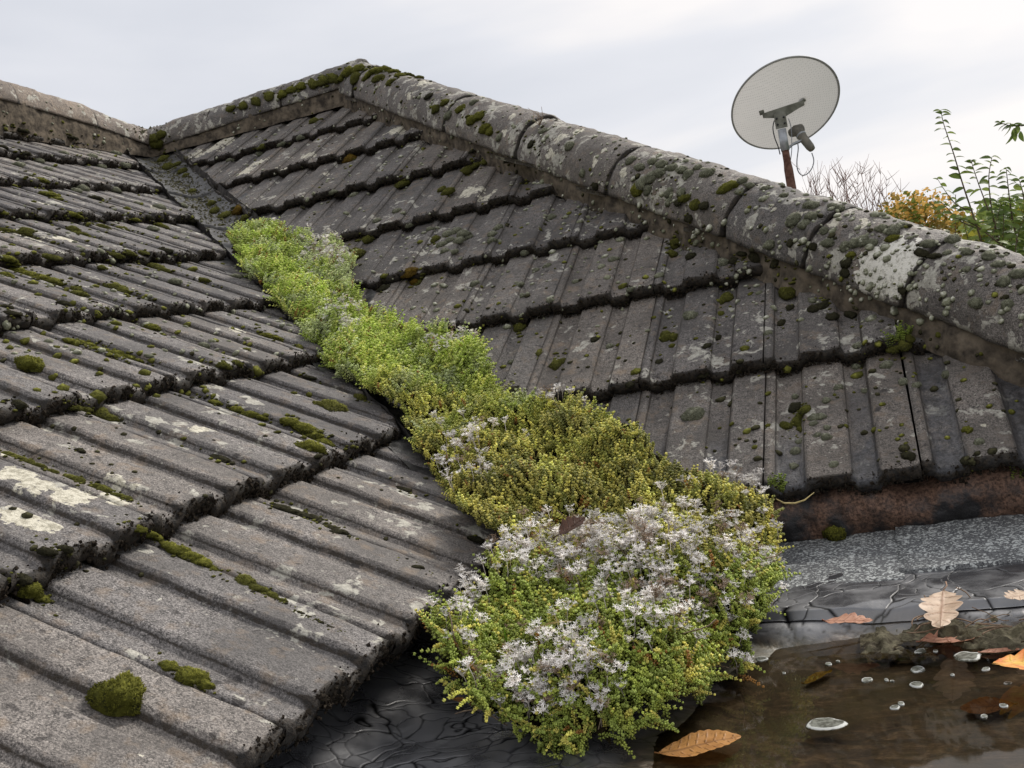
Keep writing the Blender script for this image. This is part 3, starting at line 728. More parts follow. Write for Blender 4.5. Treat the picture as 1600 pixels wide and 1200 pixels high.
#PART2
# ------------------------------------------------------------------ moss cushions
M_moss = {'green': mossmat('green_moss', (.018, .019, .006), (.17, .17, .028), (.58, .56, .12)),
          'olive': mossmat('olive_moss', (.018, .017, .007), (.125, .125, .026), (.40, .40, .09)),
          'dark': mossmat('dark_moss', (.012, .011, .007), (.045, .042, .022), (.13, .125, .06)),
          'amber': mossmat('amber_moss', (.04, .025, .006), (.17, .105, .015), (.34, .24, .04)),
          'grey': mossmat('grey_cushion_moss', (.05, .05, .032), (.26, .265, .18), (.85, .83, .72))}
def ico(sub):
    bm = bmesh.new(); bmesh.ops.create_icosphere(bm, subdivisions=sub, radius=1)
    V = np.array([v.co for v in bm.verts]); Fc = np.array([[v.index for v in f.verts] for f in bm.faces]); bm.free(); return V, Fc
ICO3, ICO2, ICO1 = ico(3), ico(2), ico(1)
def moss_mesh(kind, seed, tufts=900):
    V, Fc = ICO3; keep = V[:, 2] > -.35
    idx = -np.ones(len(V), int); idx[keep] = np.arange(keep.sum()); V = V[keep]; Fc = Fc[np.all(keep[Fc], 1)]; Fc = idx[Fc]
    rr = 1+.26*fbm(V, 1.5, 2, seed)+.09*fbm(V, 5, 2, seed+3); P = V*rr[:, None]*[1, 1, .62]
    tip = np.clip(P[:, 2]*.5, 0, .4)
    Vs, Fs, ts = [P], [Fc], [tip]; o = len(P)
    g = RNG.randn(tufts*2, 3); g /= np.linalg.norm(g, axis=1)[:, None]; g = g[g[:, 2] > -.15][:tufts]
    L = RNG.uniform(.05, .13, len(g)); rr = 1+.26*fbm(g, 1.5, 2, seed)+.09*fbm(g, 5, 2, seed+3)
    base = g*rr[:, None]*[1, 1, .62]; dirn = g+RNG.randn(len(g), 3)*.28; dirn /= np.linalg.norm(dirn, axis=1)[:, None]
    a = np.cross(dirn, RNG.randn(len(g), 3)); a /= np.linalg.norm(a, axis=1)[:, None]; b_ = np.cross(dirn, a); wd = .035
    q = base-dirn*.02; V4 = np.stack([q+a*wd, q-a*wd*.5+b_*wd*.87, q-a*wd*.5-b_*wd*.87, base+dirn*L[:, None]], 1).reshape(-1, 3)
    k = np.arange(len(g))[:, None]*4+o; F4 = np.concatenate([k+[0, 1, 3], k+[1, 2, 3], k+[2, 0, 3]])
    Vs.append(V4); Fs.append(F4); tt = np.tile([.2, .2, .2, 1.], len(g))*np.repeat(.55+.45*np.clip(g[:, 2], 0, 1), 4); ts.append(tt)
    return mesh('moss_clump', np.concatenate(Vs), np.concatenate(Fs), M_moss[kind], True, {'tip': np.concatenate(ts)})
mossm = {k: [moss_mesh(k, 300+i*7+j*31) for i in range(4)] for j, k in enumerate(M_moss)}
MG_L = 'moss clumps on the left tile ribs'; MG_R = 'moss cushions on the right roof'; MG_H = 'grey moss cushions on the hip tiles'
defl = {('L', 'green'): ('small green moss clump on a tile rib of the left roof', MG_L), ('L', 'olive'): ('small olive moss clump on a tile rib of the left roof', 'olive '+MG_L),
        ('L', 'dark'): ('small dark moss tuft on the left roof tiles', 'dark '+MG_L), ('L', 'grey'): ('small pale grey moss cushion on the left roof', 'grey '+MG_L),
        ('R', 'grey'): ('small grey-green moss cushion on the tiles of the right roof', 'grey '+MG_R), ('R', 'dark'): ('small blackish moss tuft on the tiles of the right roof', 'dark '+MG_R),
        ('R', 'olive'): ('small olive moss clump on the tiles of the right roof', 'olive '+MG_R), ('R', 'green'): ('small green moss clump on the right roof', 'green '+MG_R),
        ('R', 'amber'): ('small amber brown moss tuft on the right roof', 'amber '+MG_R),
        ('H', 'grey'): ('small round grey moss cushion on the curved hip tiles', MG_H), ('H', 'green'): ('small yellow-green moss cushion on the curved hip tiles', 'green '+MG_H),
        ('H', 'olive'): ('small olive moss clump on the curved hip tiles', 'olive '+MG_H), ('H', 'dark'): ('small dark moss tuft on the curved hip tiles', 'dark '+MG_H)}
nm = 0; MREC = []
def moss(px, py, rpx, where, kind, label=None, el=1.0, hgt=1.0, slope=None):
    global nm
    loc, n = hit(px, py)
    if loc is None: return
    nm += 1
    r = rpx*((loc-CAM).dot(cd))/F
    o = bpy.data.objects.new('moss_clump', mossm[kind][nm % 4]); COL.objects.link(o)
    # long axis down the slope
    if where == 'L': dn_, n = Vector((C_, 0, -S_)), Vector((S_, 0, C_))
    elif where == 'R': dn_, n = Vector((0, -C_, -S_)), Vector((0, -S_, C_))
    else: dn_ = dnh
    up = (n*.8+Vector((0, 0, 1))*.35).normalized(); dn_ = (dn_-up*dn_.dot(up)).normalized(); sd_ = up.cross(dn_)
    a = random.uniform(-.35, .35); dn2 = dn_*math.cos(a)+sd_*math.sin(a); sd2 = up.cross(dn2)
    R_ = Matrix((dn2, sd2, up)).transposed().to_4x4()
    if kind == 'grey': hgt *= 1.35
    sc = Matrix.Diagonal((r*el, r*random.uniform(.8, 1), r*hgt*random.uniform(.85, 1.2), 1))
    o.matrix_world = Matrix.Translation(loc-n*r*.12*hgt) @ R_ @ sc
    l, g = defl[(where, kind)]
    if label: tag(o, label, 'moss')
    else: tag(o, l, 'moss', g); MREC.append((o, where, kind, loc.copy(), px))
    return o
BIG = {(190, 1088): 'large domed green moss cushion, the biggest on the left roof, near the bottom',
       (300, 1058): 'bright green moss mound trailing to a point, upslope right of the big domed cushion',
       (48, 570): 'rounded green moss cushion alone near the left picture edge at mid height',
       (45, 922): 'green moss mound tapering downhill, just under the tile lip by the left edge',
       (385, 910): 'thick green moss mound at the lower end of the moss line, bottom course',
       (520, 637): 'broad green moss mound on the rib nearest the bright sedum, left roof',
       (155, 648): 'larger of two joined green moss mounds right of the left edge, below the fifth lip'}
def line(pts, where, kind, el=1.25, hgt=.8):
    for p in pts:
        lb = BIG.get((p[0], p[1])); moss(p[0], p[1], p[2], where, kind, lb, el if not lb else 1.05, hgt)
line([(190, 1088, 40)], 'L', 'green', 1.0, 1.4)
line([(265, 1042, 15), (300, 1058, 24), (320, 1070, 14), (45, 922, 24), (66, 936, 13)], 'L', 'green', 1.2, .9)
line([(17, 912, 17), (75, 862, 14), (100, 858, 12), (35, 905, 14)], 'L', 'dark')
line([(216, 826, 11), (230, 834, 13), (244, 841, 12), (264, 852, 12), (280, 860, 14), (300, 870, 14), (318, 880, 15), (334, 889, 11)], 'L', 'green', 1.3, .75)
line([(385, 910, 21), (405, 921, 13), (425, 931, 10), (440, 938, 7)], 'L', 'olive', 1.3, .8)
line([(470, 957, 5), (482, 963, 4), (500, 971, 5), (515, 979, 4)], 'L', 'dark', 1.6, .5)
line([(115, 636, 14), (128, 640, 13), (155, 648, 22), (172, 655, 13)], 'L', 'olive', 1.2, .8)
line([(13, 711, 10), (28, 716, 12), (42, 721, 10), (60, 728, 10), (82, 737, 9), (112, 747, 12), (122, 751, 11), (152, 761, 12), (162, 765, 12), (184, 774, 10), (197, 779, 8)], 'L', 'olive', 1.3, .75)
line([(110, 533, 10), (122, 536, 11), (138, 539, 12), (152, 545, 9), (164, 548, 9), (185, 553, 12), (200, 558, 11), (217, 563, 9)], 'L', 'green', 1.3, .75)
line([(48, 570, 23)], 'L', 'green', 1.1, .95)
line([(240, 512, 12), (418, 524, 10), (432, 528, 10)], 'L', 'green', 1.3, .7)
line([(338, 629, 10), (372, 641, 10), (392, 648, 11), (410, 652, 10), (455, 660, 14), (477, 670, 17), (490, 680, 14), (487, 700, 20), (508, 692, 14)], 'L', 'green', 1.3, .85)
line([(520, 637, 24), (500, 632, 10), (562, 622, 10)], 'L', 'olive', 1.2, .8)
line([(125, 704, 8), (345, 716, 17), (440, 793, 12), (455, 799, 12), (475, 805, 11), (492, 809, 12), (515, 824, 12), (528, 831, 12), (745, 842, 12), (632, 764, 10), (485, 590, 9), (652, 886, 8)], 'L', 'dark', 1.3, .6)
line([(12, 405, 12), (30, 424, 14), (48, 432, 15), (70, 437, 14), (86, 440, 14), (10, 430, 10), (20, 412, 10)], 'L', 'green', 1.3, .8)
line([(80, 402, 12), (182, 449, 14), (192, 455, 12), (125, 460, 12), (242, 417, 13), (256, 423, 10), (160, 419, 8), (320, 438, 8), (120, 452, 10), (350, 572, 11), (370, 568, 9)], 'L', 'olive', 1.3, .8)
line([(10, 361, 10), (42, 361, 11), (38, 364, 12), (115, 359, 12), (125, 366, 11), (192, 358, 9), (256, 355, 9), (200, 396, 10), (180, 400, 10), (225, 395, 9), (160, 355, 9)], 'L', 'olive', 1.35, .8)
line([(5, 333, 7), (108, 335, 12), (118, 338, 10), (65, 282, 11), (78, 304, 12), (88, 311, 10), (20, 290, 8), (210, 343, 8), (250, 352, 7)], 'L', 'green', 1.4, .7)
line([(128, 296, 11), (120, 298, 9), (155, 260, 10), (195, 259, 9), (250, 325, 10), (145, 245, 8), (180, 240, 9), (30, 258, 9), (100, 240, 7), (60, 251, 8), (215, 318, 6), (75, 265, 8), (285, 322, 8), (180, 297, 8), (275, 440, 9), (370, 432, 9), (385, 433, 8), (240, 357, 9), (320, 540, 9)], 'L', 'grey', 1.2, .8)
line([(40, 240, 10), (35, 205, 10), (110, 215, 9), (5, 230, 8), (300, 345, 9), (60, 340, 9), (150, 310, 10), (230, 340, 9), (260, 392, 10), (20, 490, 12), (10, 480, 10), (100, 475, 10), (30, 632, 14)], 'L', 'dark', 1.3, .7)
# right roof
BIGR = {(1080, 493): 'rounded pale grey moss cushion centred on a rib in the second course up, right roof', (1083, 648): 'flat oval grey moss cushion on the lowest course beside the sedum, right roof',
        (1305, 831): 'bright green moss tuft growing where the felt strip meets the brown eave mortar'}
BIG.update(BIGR)
line([(1080, 493, 14), (1083, 648, 17)], 'R', 'grey', 1.0, .8)
line([(1305, 831, 19)], 'R', 'green', 1.0, 1.1)
line([(690, 383, 9), (700, 366, 11), (712, 362, 10), (724, 366, 11), (730, 372, 10), (704, 375, 9), (716, 376, 10), (695, 392, 8), (708, 394, 8), (770, 366, 10), (778, 356, 9), (768, 376, 9), (742, 444, 9), (862, 340, 10),
      (1243, 705, 9), (1240, 728, 8), (1249, 690, 7), (1243, 620, 7), (1272, 652, 9), (1283, 651, 9), (1271, 662, 7), (1293, 668, 7), (1277, 680, 7), (1291, 683, 9), (1338, 573, 9), (1292, 626, 8), (1302, 726, 8), (1412, 597, 10), (1432, 602, 8),
      (1352, 611, 7), (1385, 570, 10), (860, 470, 8), (812, 445, 7), (838, 422, 7), (815, 463, 7), (672, 358, 7), (640, 352, 7), (820, 395, 8), (855, 415, 7), (953, 541, 7), (800, 566, 8), (1120, 598, 7), (552, 305, 8), (520, 300, 7),
      (440, 225, 8), (470, 215, 8), (405, 240, 9), (360, 250, 8), (620, 330, 8), (590, 345, 8), (1530, 690, 8), (1480, 585, 9), (985, 452, 7), (900, 440, 7), (1310, 605, 7), (958, 405, 9), (1340, 540, 9), (1270, 470, 8), (1200, 520, 7)], 'R', 'grey', 1.1, .75)
line([(547, 249, 13), (375, 328, 13), (640, 425, 14), (650, 440, 12)], 'R', 'amber', 1.2, .8)
line([(556, 398, 16), (574, 374, 14), (548, 404, 12), (630, 286, 14), (680, 374, 11), (735, 262, 14), (728, 268, 12), (745, 258, 10), (757, 253, 9), (1052, 383, 14), (1048, 397, 12), (1058, 376, 10), (868, 570, 13), (876, 566, 10), (843, 552, 10), (1040, 526, 13), (1052, 527, 10),
      (812, 511, 15), (1135, 465, 12), (1128, 470, 10), (1410, 539, 14), (1396, 545, 12), (1420, 530, 10), (1230, 457, 16), (1245, 660, 12), (1252, 650, 11), (1228, 666, 10), (1258, 640, 10), (1250, 670, 8), (700, 300, 11), (690, 296, 9), (655, 440, 11), (510, 545, 10), (410, 230, 9), (490, 190, 10), (385, 340, 10)], 'R', 'olive', 1.2, .8)
line([(1243, 636, 12), (1285, 478, 12), (1272, 482, 12), (1235, 480, 9), (1150, 405, 12), (1220, 505, 9), (1300, 495, 11), (1330, 490, 12), (930, 530, 8), (1120, 528, 8), (1030, 565, 7), (1345, 570, 8), (600, 450, 10), (740, 235, 9), (820, 285, 10), (1080, 400, 11), (1105, 540, 7), (795, 250, 9), (1160, 395, 11), (985, 600, 9), (800, 610, 12), (1100, 585, 10), (1510, 720, 10), (1420, 712, 12)], 'R', 'dark', 1.2, .6)
line([(1512, 672, 9), (1200, 665, 5)], 'R', 'green', 1, .8)
# hip
line([(1005, 285, 15), (1018, 276, 12), (1030, 270, 11), (1045, 300, 10), (1066, 266, 10), (1076, 272, 9), (1105, 270, 12), (1160, 283, 10), (1172, 290, 9), (1240, 343, 13), (1268, 338, 11), (1256, 350, 11), (1293, 379, 12), (1288, 360, 8), (1268, 321, 12), (1312, 325, 9),
      (1335, 380, 11), (1348, 376, 12), (1362, 378, 10), (1395, 361, 12), (1378, 358, 11), (1410, 352, 10), (1450, 380, 11), (1488, 375, 13), (1500, 372, 10), (1512, 395, 9), (1545, 400, 11), (1560, 412, 10), (1568, 440, 11), (1525, 473, 12), (1574, 475, 10), (1590, 427, 12),
      (1103, 270, 9), (1035, 258, 12), (1012, 296, 9), (740, 160, 8), (780, 215, 8), (850, 205, 9), (890, 228, 9), (700, 180, 9), (910, 270, 8), (1065, 300, 9), (1320, 385, 9), (1510, 420, 7), (1480, 395, 8), (1202, 382, 10), (1130, 410, 12), (1155, 300, 8), (1045, 315, 9),
      (1000, 262, 10), (985, 250, 9), (1050, 262, 9), (1090, 262, 8), (1020, 252, 9), (1300, 322, 8), (1225, 305, 8), (1195, 295, 8)], 'H', 'grey', 1.1, .8)
line([(1135, 293, 14), (1143, 289, 11), (748, 182, 12), (737, 188, 11), (758, 200, 11), (765, 205, 10), (1007, 284, 10), (995, 297, 12), (575, 118, 12), (585, 112, 13), (560, 108, 12), (600, 110, 12), (545, 112, 12), (535, 120, 11), (615, 112, 10), (625, 118, 9), (1395, 372, 10), (1330, 398, 8), (720, 170, 10), (455, 140, 10), (440, 147, 10), (470, 135, 9)], 'H', 'green', 1.25, .8)
line([(520, 122, 11), (505, 126, 11), (490, 131, 10), (555, 122, 12), (590, 122, 11), (610, 128, 10), (640, 118, 9), (655, 122, 9), (680, 170, 11), (695, 160, 9), (1070, 310, 10), (1085, 320, 10), (240, 215, 10), (252, 210, 9), (245, 225, 10), (420, 150, 9), (400, 158, 9), (380, 165, 8), (360, 170, 8)], 'H', 'olive', 1.25, .75)
line([(1322, 408, 12), (1320, 425, 10), (1235, 378, 9), (830, 225, 9), (1100, 320, 10), (1075, 340, 9), (1410, 452, 8), (1440, 395, 10), (1460, 400, 9), (670, 150, 8), (930, 290, 9), (1180, 400, 12), (1210, 410, 10), (1060, 315, 9), (1270, 385, 8)], 'H', 'dark', 1.2, .6)
line([(262, 262, 12), (275, 258, 9), (290, 275, 8), (255, 250, 10), (335, 330, 10), (350, 338, 12), (330, 318, 8), (300, 300, 8), (285, 268, 9)], 'R', 'olive', 1.2, .9)
# one label each: kind, place on its course, and which course or hip tile it grows on
ORD = 'first second third fourth fifth sixth seventh eighth ninth tenth eleventh twelfth thirteenth fourteenth fifteenth sixteenth seventeenth eighteenth nineteenth twentieth'.split()
KW = {'green': 'green moss clump', 'olive': 'olive moss clump', 'dark': 'blackish moss tuft', 'grey': 'grey moss cushion', 'amber': 'amber moss tuft'}
byk = {}
for (o, wh, kd, l, px) in MREC:
    if wh == 'L': k = int((NL-l.x/C_)/G+.02)
    elif wh == 'R': k = int((MR+l.y/C_)/G+.02)
    else:
        t = (l-Vector((EH, 0, HZ))).dot(dnh); k = sum(1 for j in joints[1:] if j < t)
        if l.y > -.12: k = -1
        if l.x < -.01 or (l.x+l.y < .1 and l.z > -.2 and l.x < .15): k = -2
    byk.setdefault((wh, kd, max(k, -2)), []).append((px, o))
for (wh, kd, k), lst in byk.items():
    lst.sort(key=lambda q: q[0])
    if wh == 'L': pl = 'on the %s tile course up, left roof'.replace(' up', '') % ('lowest' if k <= 0 else ORD[min(k, 19)])
    elif wh == 'R': pl = 'on the %s tile course, roof below the hip' % ('lowest' if k <= 0 else ORD[min(k, 19)])
    elif k == -1: pl = 'on the short ridge left of the hip peak'
    elif k == -2: pl = 'where the two ridges meet above the valley'
    else: pl = 'on the %s hip tile down from the peak' % ORD[k]
    for i, (px, o) in enumerate(lst):
        nth = 'only' if len(lst) == 1 else ('leftmost' if i == 0 else 'rightmost' if i == len(lst)-1 else ORD[min(i, 19)])
        o['label'] = '%s %s%s %s' % (nth, KW[kd], ' from left' if nth in ORD else '', pl)
dV, dF = [], []; o_ = 0; rsd = np.random.RandomState(77)
for i in range(1500):
    a, v = rsd.uniform(0, 1.15), rsd.normal(0, .05)
    if abs(v) > .12: continue
    p = vpt(a, v); h_ = BVH.ray_cast(p+Vector((0, 0, .1)), Vector((0, 0, -1)))
    if h_[0] is None: continue
    r = rsd.uniform(.002, .007)*(2 if rsd.rand() < .08 else 1); V, Fc = lump((r, r, r*.6), 0); dV.append(V+np.array(h_[0])); dF.append(Fc+o_); o_ += 6
tag(link('valley_debris', mesh('valley_debris', np.concatenate(dV), np.concatenate(dF), simple('valley_debris', (.03, .028, .015), .9, .1, 50, .4, .5, .002, 3, col2=(.16, .15, .09)), False), valley), kind='stuff')
# the very many tiny cushions: one joined object per roof
def tiny(parent, n, region, kinds, rlo, rhi, seed, name='small_moss'):
    rs = np.random.RandomState(seed); V1, F1 = ICO1
    Vs, Fs, tp = [], [], []; o = 0; c = 0
    while c < n:
        px, py = rs.uniform(region[0], region[2]), rs.uniform(region[1], region[3])
        loc, nn = hit(px, py)
        c += 1
        if loc is None: continue
        if not region[4](loc, nn): continue
        if vn(np.array([list(loc)]), 9, 5)[0]+rs.uniform(-.6, .6) < -.1: continue
        r = rs.uniform(rlo, rhi)*(1 if rs.rand() < .8 else 1.6)
        rr = 1+.25*rs.randn(len(V1))[:, None]*.5
        up_v = (nn*.7+Vector((0, 0, .5))).normalized(); Q = np.array(Matrix((up_v.orthogonal().normalized(), up_v.cross(up_v.orthogonal().normalized()), up_v)).transposed())
        Vs.append((V1*rr*[r*rs.uniform(.8, 1.3), r, r*.7])@Q.T+np.array(loc)); Fs.append(F1+o); o += len(V1); tp.append(np.clip(.3+.6*V1[:, 2]*rs.uniform(.4, 1.2), 0, 1))
    if Vs: ob = link(name, mesh(name, np.concatenate(Vs), np.concatenate(Fs), M_moss[kinds], True, {'tip': np.concatenate(tp)}), parent); tag(ob, kind='stuff')
isL = lambda l, n: l.x+l.y < -.1 or (l.x < -l.y-.1)
isR = lambda l, n: l.x+l.y > .13 and l.z > -1.45
def crumbs(parent, who, kind, seed, n):
    rs = np.random.RandomState(seed); V1, F1 = ICO1; Vs, Fs, tp = [], [], []; o = 0
    for (ob, wh, kd, l, px) in MREC:
        if wh not in who or kd == 'grey': continue
        r0_ = max(ob.matrix_world.to_scale()); dn_ = Vector((C_, 0, -S_)) if wh == 'L' else Vector((0, -C_, -S_)) if wh == 'R' else dnh
        for i in range(n):
            q = l+dn_*rs.randn()*r0_*1.7+Vector(rs.randn(3))*r0_*.35; qx, qy, _ = project(np.array([list(q)])); loc, nn = hit(qx[0], qy[0])
            if loc is None or (loc-l).length > r0_*5: continue
            r = rs.uniform(.08, .26)*r0_; Vs.append(V1*(1+.3*rs.randn(len(V1), 1)*.5)*[r*rs.uniform(.9, 1.6), r*rs.uniform(.9, 1.3), r*.7]+np.array(loc)); Fs.append(F1+o); o += len(V1); tp.append(np.clip(.25+.5*V1[:, 2], 0, 1)*rs.uniform(.5, 1.1))
    tag(link('small_moss', mesh('small_moss', np.concatenate(Vs), np.concatenate(Fs), M_moss[kind], True, {'tip': np.concatenate(tp)}), parent), kind='stuff')
crumbs(left, 'L', 'olive', 51, 9); crumbs(right, 'RH', 'olive', 52, 5); crumbs(left, 'L', 'dark', 53, 2)
tiny(left, 900, (0, 150, 700, 560, isL), 'grey', .0035, .007, 1); tiny(left, 260, (0, 150, 700, 900, isL), 'dark', .0025, .005, 2); tiny(left, 420, (0, 180, 620, 620, isL), 'olive', .004, .009, 3)
tiny(right, 1300, (300, 100, 1600, 520, isR), 'grey', .0035, .0075, 4)
tiny(right, 2600, (560, 95, 1600, 470, lambda l, n: l.x+l.y > .93), 'grey', .002, .006, 14); tiny(right, 900, (560, 95, 1600, 470, lambda l, n: l.x+l.y > .93), 'dark', .002, .006, 15); tiny(right, 600, (300, 130, 1600, 740, isR), 'dark', .003, .006, 5); tiny(right, 500, (300, 100, 1600, 700, isR), 'olive', .003, .007, 6)

# ------------------------------------------------------------------ sedum: a dense mat of succulent shoots and dead white flower heads
m, nt, b, pos, out = newmat('sedum_leaf')
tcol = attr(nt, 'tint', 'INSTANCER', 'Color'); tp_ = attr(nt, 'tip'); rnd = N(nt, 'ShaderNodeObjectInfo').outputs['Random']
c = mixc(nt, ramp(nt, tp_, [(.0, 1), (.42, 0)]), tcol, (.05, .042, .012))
c = mixc(nt, 1, c, ramp(nt, noise(nt, pos, 180, 2), [(.35, .72), (.65, 1.25)]), 'MULTIPLY')
setp(nt, b, col=c, rough=.55, spec=.35); b.inputs['Subsurface Weight'].default_value = 0
tl = N(nt, 'ShaderNodeBsdfTranslucent', inp={0: c}); mx = N(nt, 'ShaderNodeMixShader', inp={0: .18, 1: b.outputs[0], 2: tl.outputs[0]}); nt.links.new(mx.outputs[0], out.inputs[0])
M_sed = m
m, nt, b, pos, out = newmat('dead_flower'); tcol = attr(nt, 'tint', 'INSTANCER', 'Color'); tp_ = attr(nt, 'tip')
c = mixc(nt, tp_, (.30, .23, .17), tcol); c = mixc(nt, 1, c, ramp(nt, noise(nt, pos, 200, 2), [(.35, .7), (.65, 1.15)]), 'MULTIPLY')
setp(nt, b, col=c, rough=.85, spec=.15)
tl = N(nt, 'ShaderNodeBsdfTranslucent', inp={0: c}); mx = N(nt, 'ShaderNodeMixShader', inp={0: .25, 1: b.outputs[0], 2: tl.outputs[0]}); nt.links.new(mx.outputs[0], out.inputs[0])
M_flo = m
OCT_F = np.array([[0, 2, 4], [2, 1, 4], [1, 3, 4], [3, 0, 4], [2, 0, 5], [1, 2, 5], [3, 1, 5], [0, 3, 5]])
def leafblob(c, d, L, r):
    d = Vector(d).normalized(); a = d.orthogonal().normalized(); b_ = d.cross(a); c = Vector(c)
    return [c+d*L*.55+a*r, c+d*L*.55-a*r, c+d*L*.55+b_*r, c+d*L*.55-b_*r, c+d*L, c]
def sprig(seed, L=.020, whorls=7, per=4, leaf=.0052, fat=.0016, lean=.25, taper=.75):
    rs = random.Random(seed); V, Fc, tp = [], [], []; o = 0
    lx, ly = rs.uniform(-lean, lean), rs.uniform(-lean, lean); ang = rs.uniform(0, 6)
    for k in range(whorls):
        f = k/(whorls-1); base = Vector((lx*L*f*f, ly*L*f*f, L*f)); n = per if k < whorls-1 else per+1
        for j in range(n):
            a = ang+k*1.9+j*2*PI/n+rs.uniform(-.3, .3); el = .25+.8*f+rs.uniform(-.3, .3)
            if k == whorls-1: el = 1.15
            d = (math.cos(a)*math.cos(el), math.sin(a)*math.cos(el), math.sin(el)); s_ = (1-.35*f*(1-taper)*2)
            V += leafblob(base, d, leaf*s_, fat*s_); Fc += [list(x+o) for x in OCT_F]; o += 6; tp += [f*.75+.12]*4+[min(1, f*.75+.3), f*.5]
    return mesh('sprig', V, Fc, M_sed, True, {'tip': tp})
def star(c, d, r, V, Fc, tp, rs):
    d = Vector(d).normalized(); a = d.orthogonal().normalized(); b_ = d.cross(a); c = Vector(c); th = rs.uniform(0, 6); o = len(V)
    V.append(c); tp.append(1)
    for k in range(5):
        t = th+k*2*PI/5; dr = a*math.cos(t)+b_*math.sin(t); sd_ = d.cross(dr); u = rs.uniform(.15, .5)
        V += [c+dr*r*.38+sd_*r*.17+d*r*.05, c+dr*r+d*r*u, c+dr*r*.38-sd_*r*.17+d*r*.05]; tp += [1, 1, 1]
        i = o+1+k*3; Fc += [(o, i+2, i+1), (o, i+1, i)]
def flower(seed, H=.04, n=10, spread=.012, r=.0042):
    rs = random.Random(seed); V, Fc, tp = [], [], []
    top = Vector((rs.uniform(-.006, .006), rs.uniform(-.006, .006), H))
    v, f = tube([(0, 0, 0), tuple(top*.55+Vector((.002, 0, 0))), tuple(top)], [.0007, .0006, .0005], 3); V += v; Fc += f; tp += [.05]*3+[.45]*3+[.8]*3
    for k in range(n):
        a = rs.uniform(0, 6.28); q = spread*math.sqrt(rs.random()); p = top+Vector((math.cos(a)*q, math.sin(a)*q, .003+rs.uniform(-.003, .005)))
        o = len(V); v, f = tube([tuple(top-Vector((0, 0, .004))), tuple(p)], [.0004, .0003], 3); V += v; Fc += [tuple(i+o for i in x) for x in f]; tp += [.7]*6
        star(p, (rs.uniform(-.5, .5), rs.uniform(-.5, .5), 1), r*rs.uniform(.75, 1.25), V, Fc, tp, rs)
    return mesh('flower', V, Fc, M_flo, False, {'tip': tp})
def twig_mesh(seed):
    rs = random.Random(seed); p = Vector((0, 0, 0)); d = Vector((rs.uniform(-1, 1), rs.uniform(-1, 1), .5)).normalized(); P = [tuple(p)]
    for i in range(6): d = (d+Vector((rs.uniform(-.5, .5), rs.uniform(-.5, .5), rs.uniform(-.4, .3)))).normalized(); p = p+d*.008; P.append(tuple(p))
    V, Fc = tube(P, [.0007]*7, 3); return mesh('dry_stem', V, Fc, M_flo, True, {'tip': [.45]*len(V)})
def protos(name, mes):
    c = bpy.data.collections.new(name)
    for i, me in enumerate(mes): c.objects.link(bpy.data.objects.new('%s_%02d' % (name, i), me))
    return c
def scatter(name, pts, rots, scl, idx, tint, coll, parent):
    me = bpy.data.meshes.new(name); me.vertices.add(len(pts)); me.vertices.foreach_set('co', np.asarray(pts, np.float32).ravel())
    def A(n, t, k, v, dt): a = me.attributes.new(n, t, 'POINT'); a.data.foreach_set(k, np.asarray(v, dt).ravel())
    A('rot', 'FLOAT_VECTOR', 'vector', rots, np.float32); A('scl', 'FLOAT', 'value', scl, np.float32); A('idx', 'INT', 'value', idx, np.int32)
    tc4 = np.c_[tint, np.ones(len(tint))]; A('tint', 'FLOAT_COLOR', 'color', tc4, np.float32)
    o = link(name, me, parent)
    g = bpy.data.node_groups.new(name, 'GeometryNodeTree'); g.interface.new_socket('Geometry', in_out='INPUT', socket_type='NodeSocketGeometry'); g.interface.new_socket('Geometry', in_out='OUTPUT', socket_type='NodeSocketGeometry')
    gi, go = g.nodes.new('NodeGroupInput'), g.nodes.new('NodeGroupOutput'); mp = g.nodes.new('GeometryNodeMeshToPoints'); ip = g.nodes.new('GeometryNodeInstanceOnPoints')
    ci = g.nodes.new('GeometryNodeCollectionInfo'); ci.inputs['Collection'].default_value = coll; ci.inputs['Separate Children'].default_value = True; ci.inputs['Reset Children'].default_value = True
    def na(n, t): x = g.nodes.new('GeometryNodeInputNamedAttribute'); x.data_type = t; x.inputs['Name'].default_value = n; return next(s_ for s_ in x.outputs if s_.enabled and s_.name == 'Attribute')
    er = g.nodes.new('FunctionNodeEulerToRotation'); L = g.links.new
    L(gi.outputs[0], mp.inputs['Mesh']); L(mp.outputs[0], ip.inputs['Points']); L(ci.outputs[0], ip.inputs['Instance']); ip.inputs['Pick Instance'].default_value = True
    L(na('idx', 'INT'), ip.inputs['Instance Index']); L(na('rot', 'FLOAT_VECTOR'), er.inputs[0]); L(er.outputs[0], ip.inputs['Rotation']); L(na('scl', 'FLOAT'), ip.inputs['Scale'])
    L(ip.outputs[0], go.inputs[0]); md = o.modifiers.new('scatter', 'NODES'); md.node_group = g
    tag(o, kind='stuff'); return o
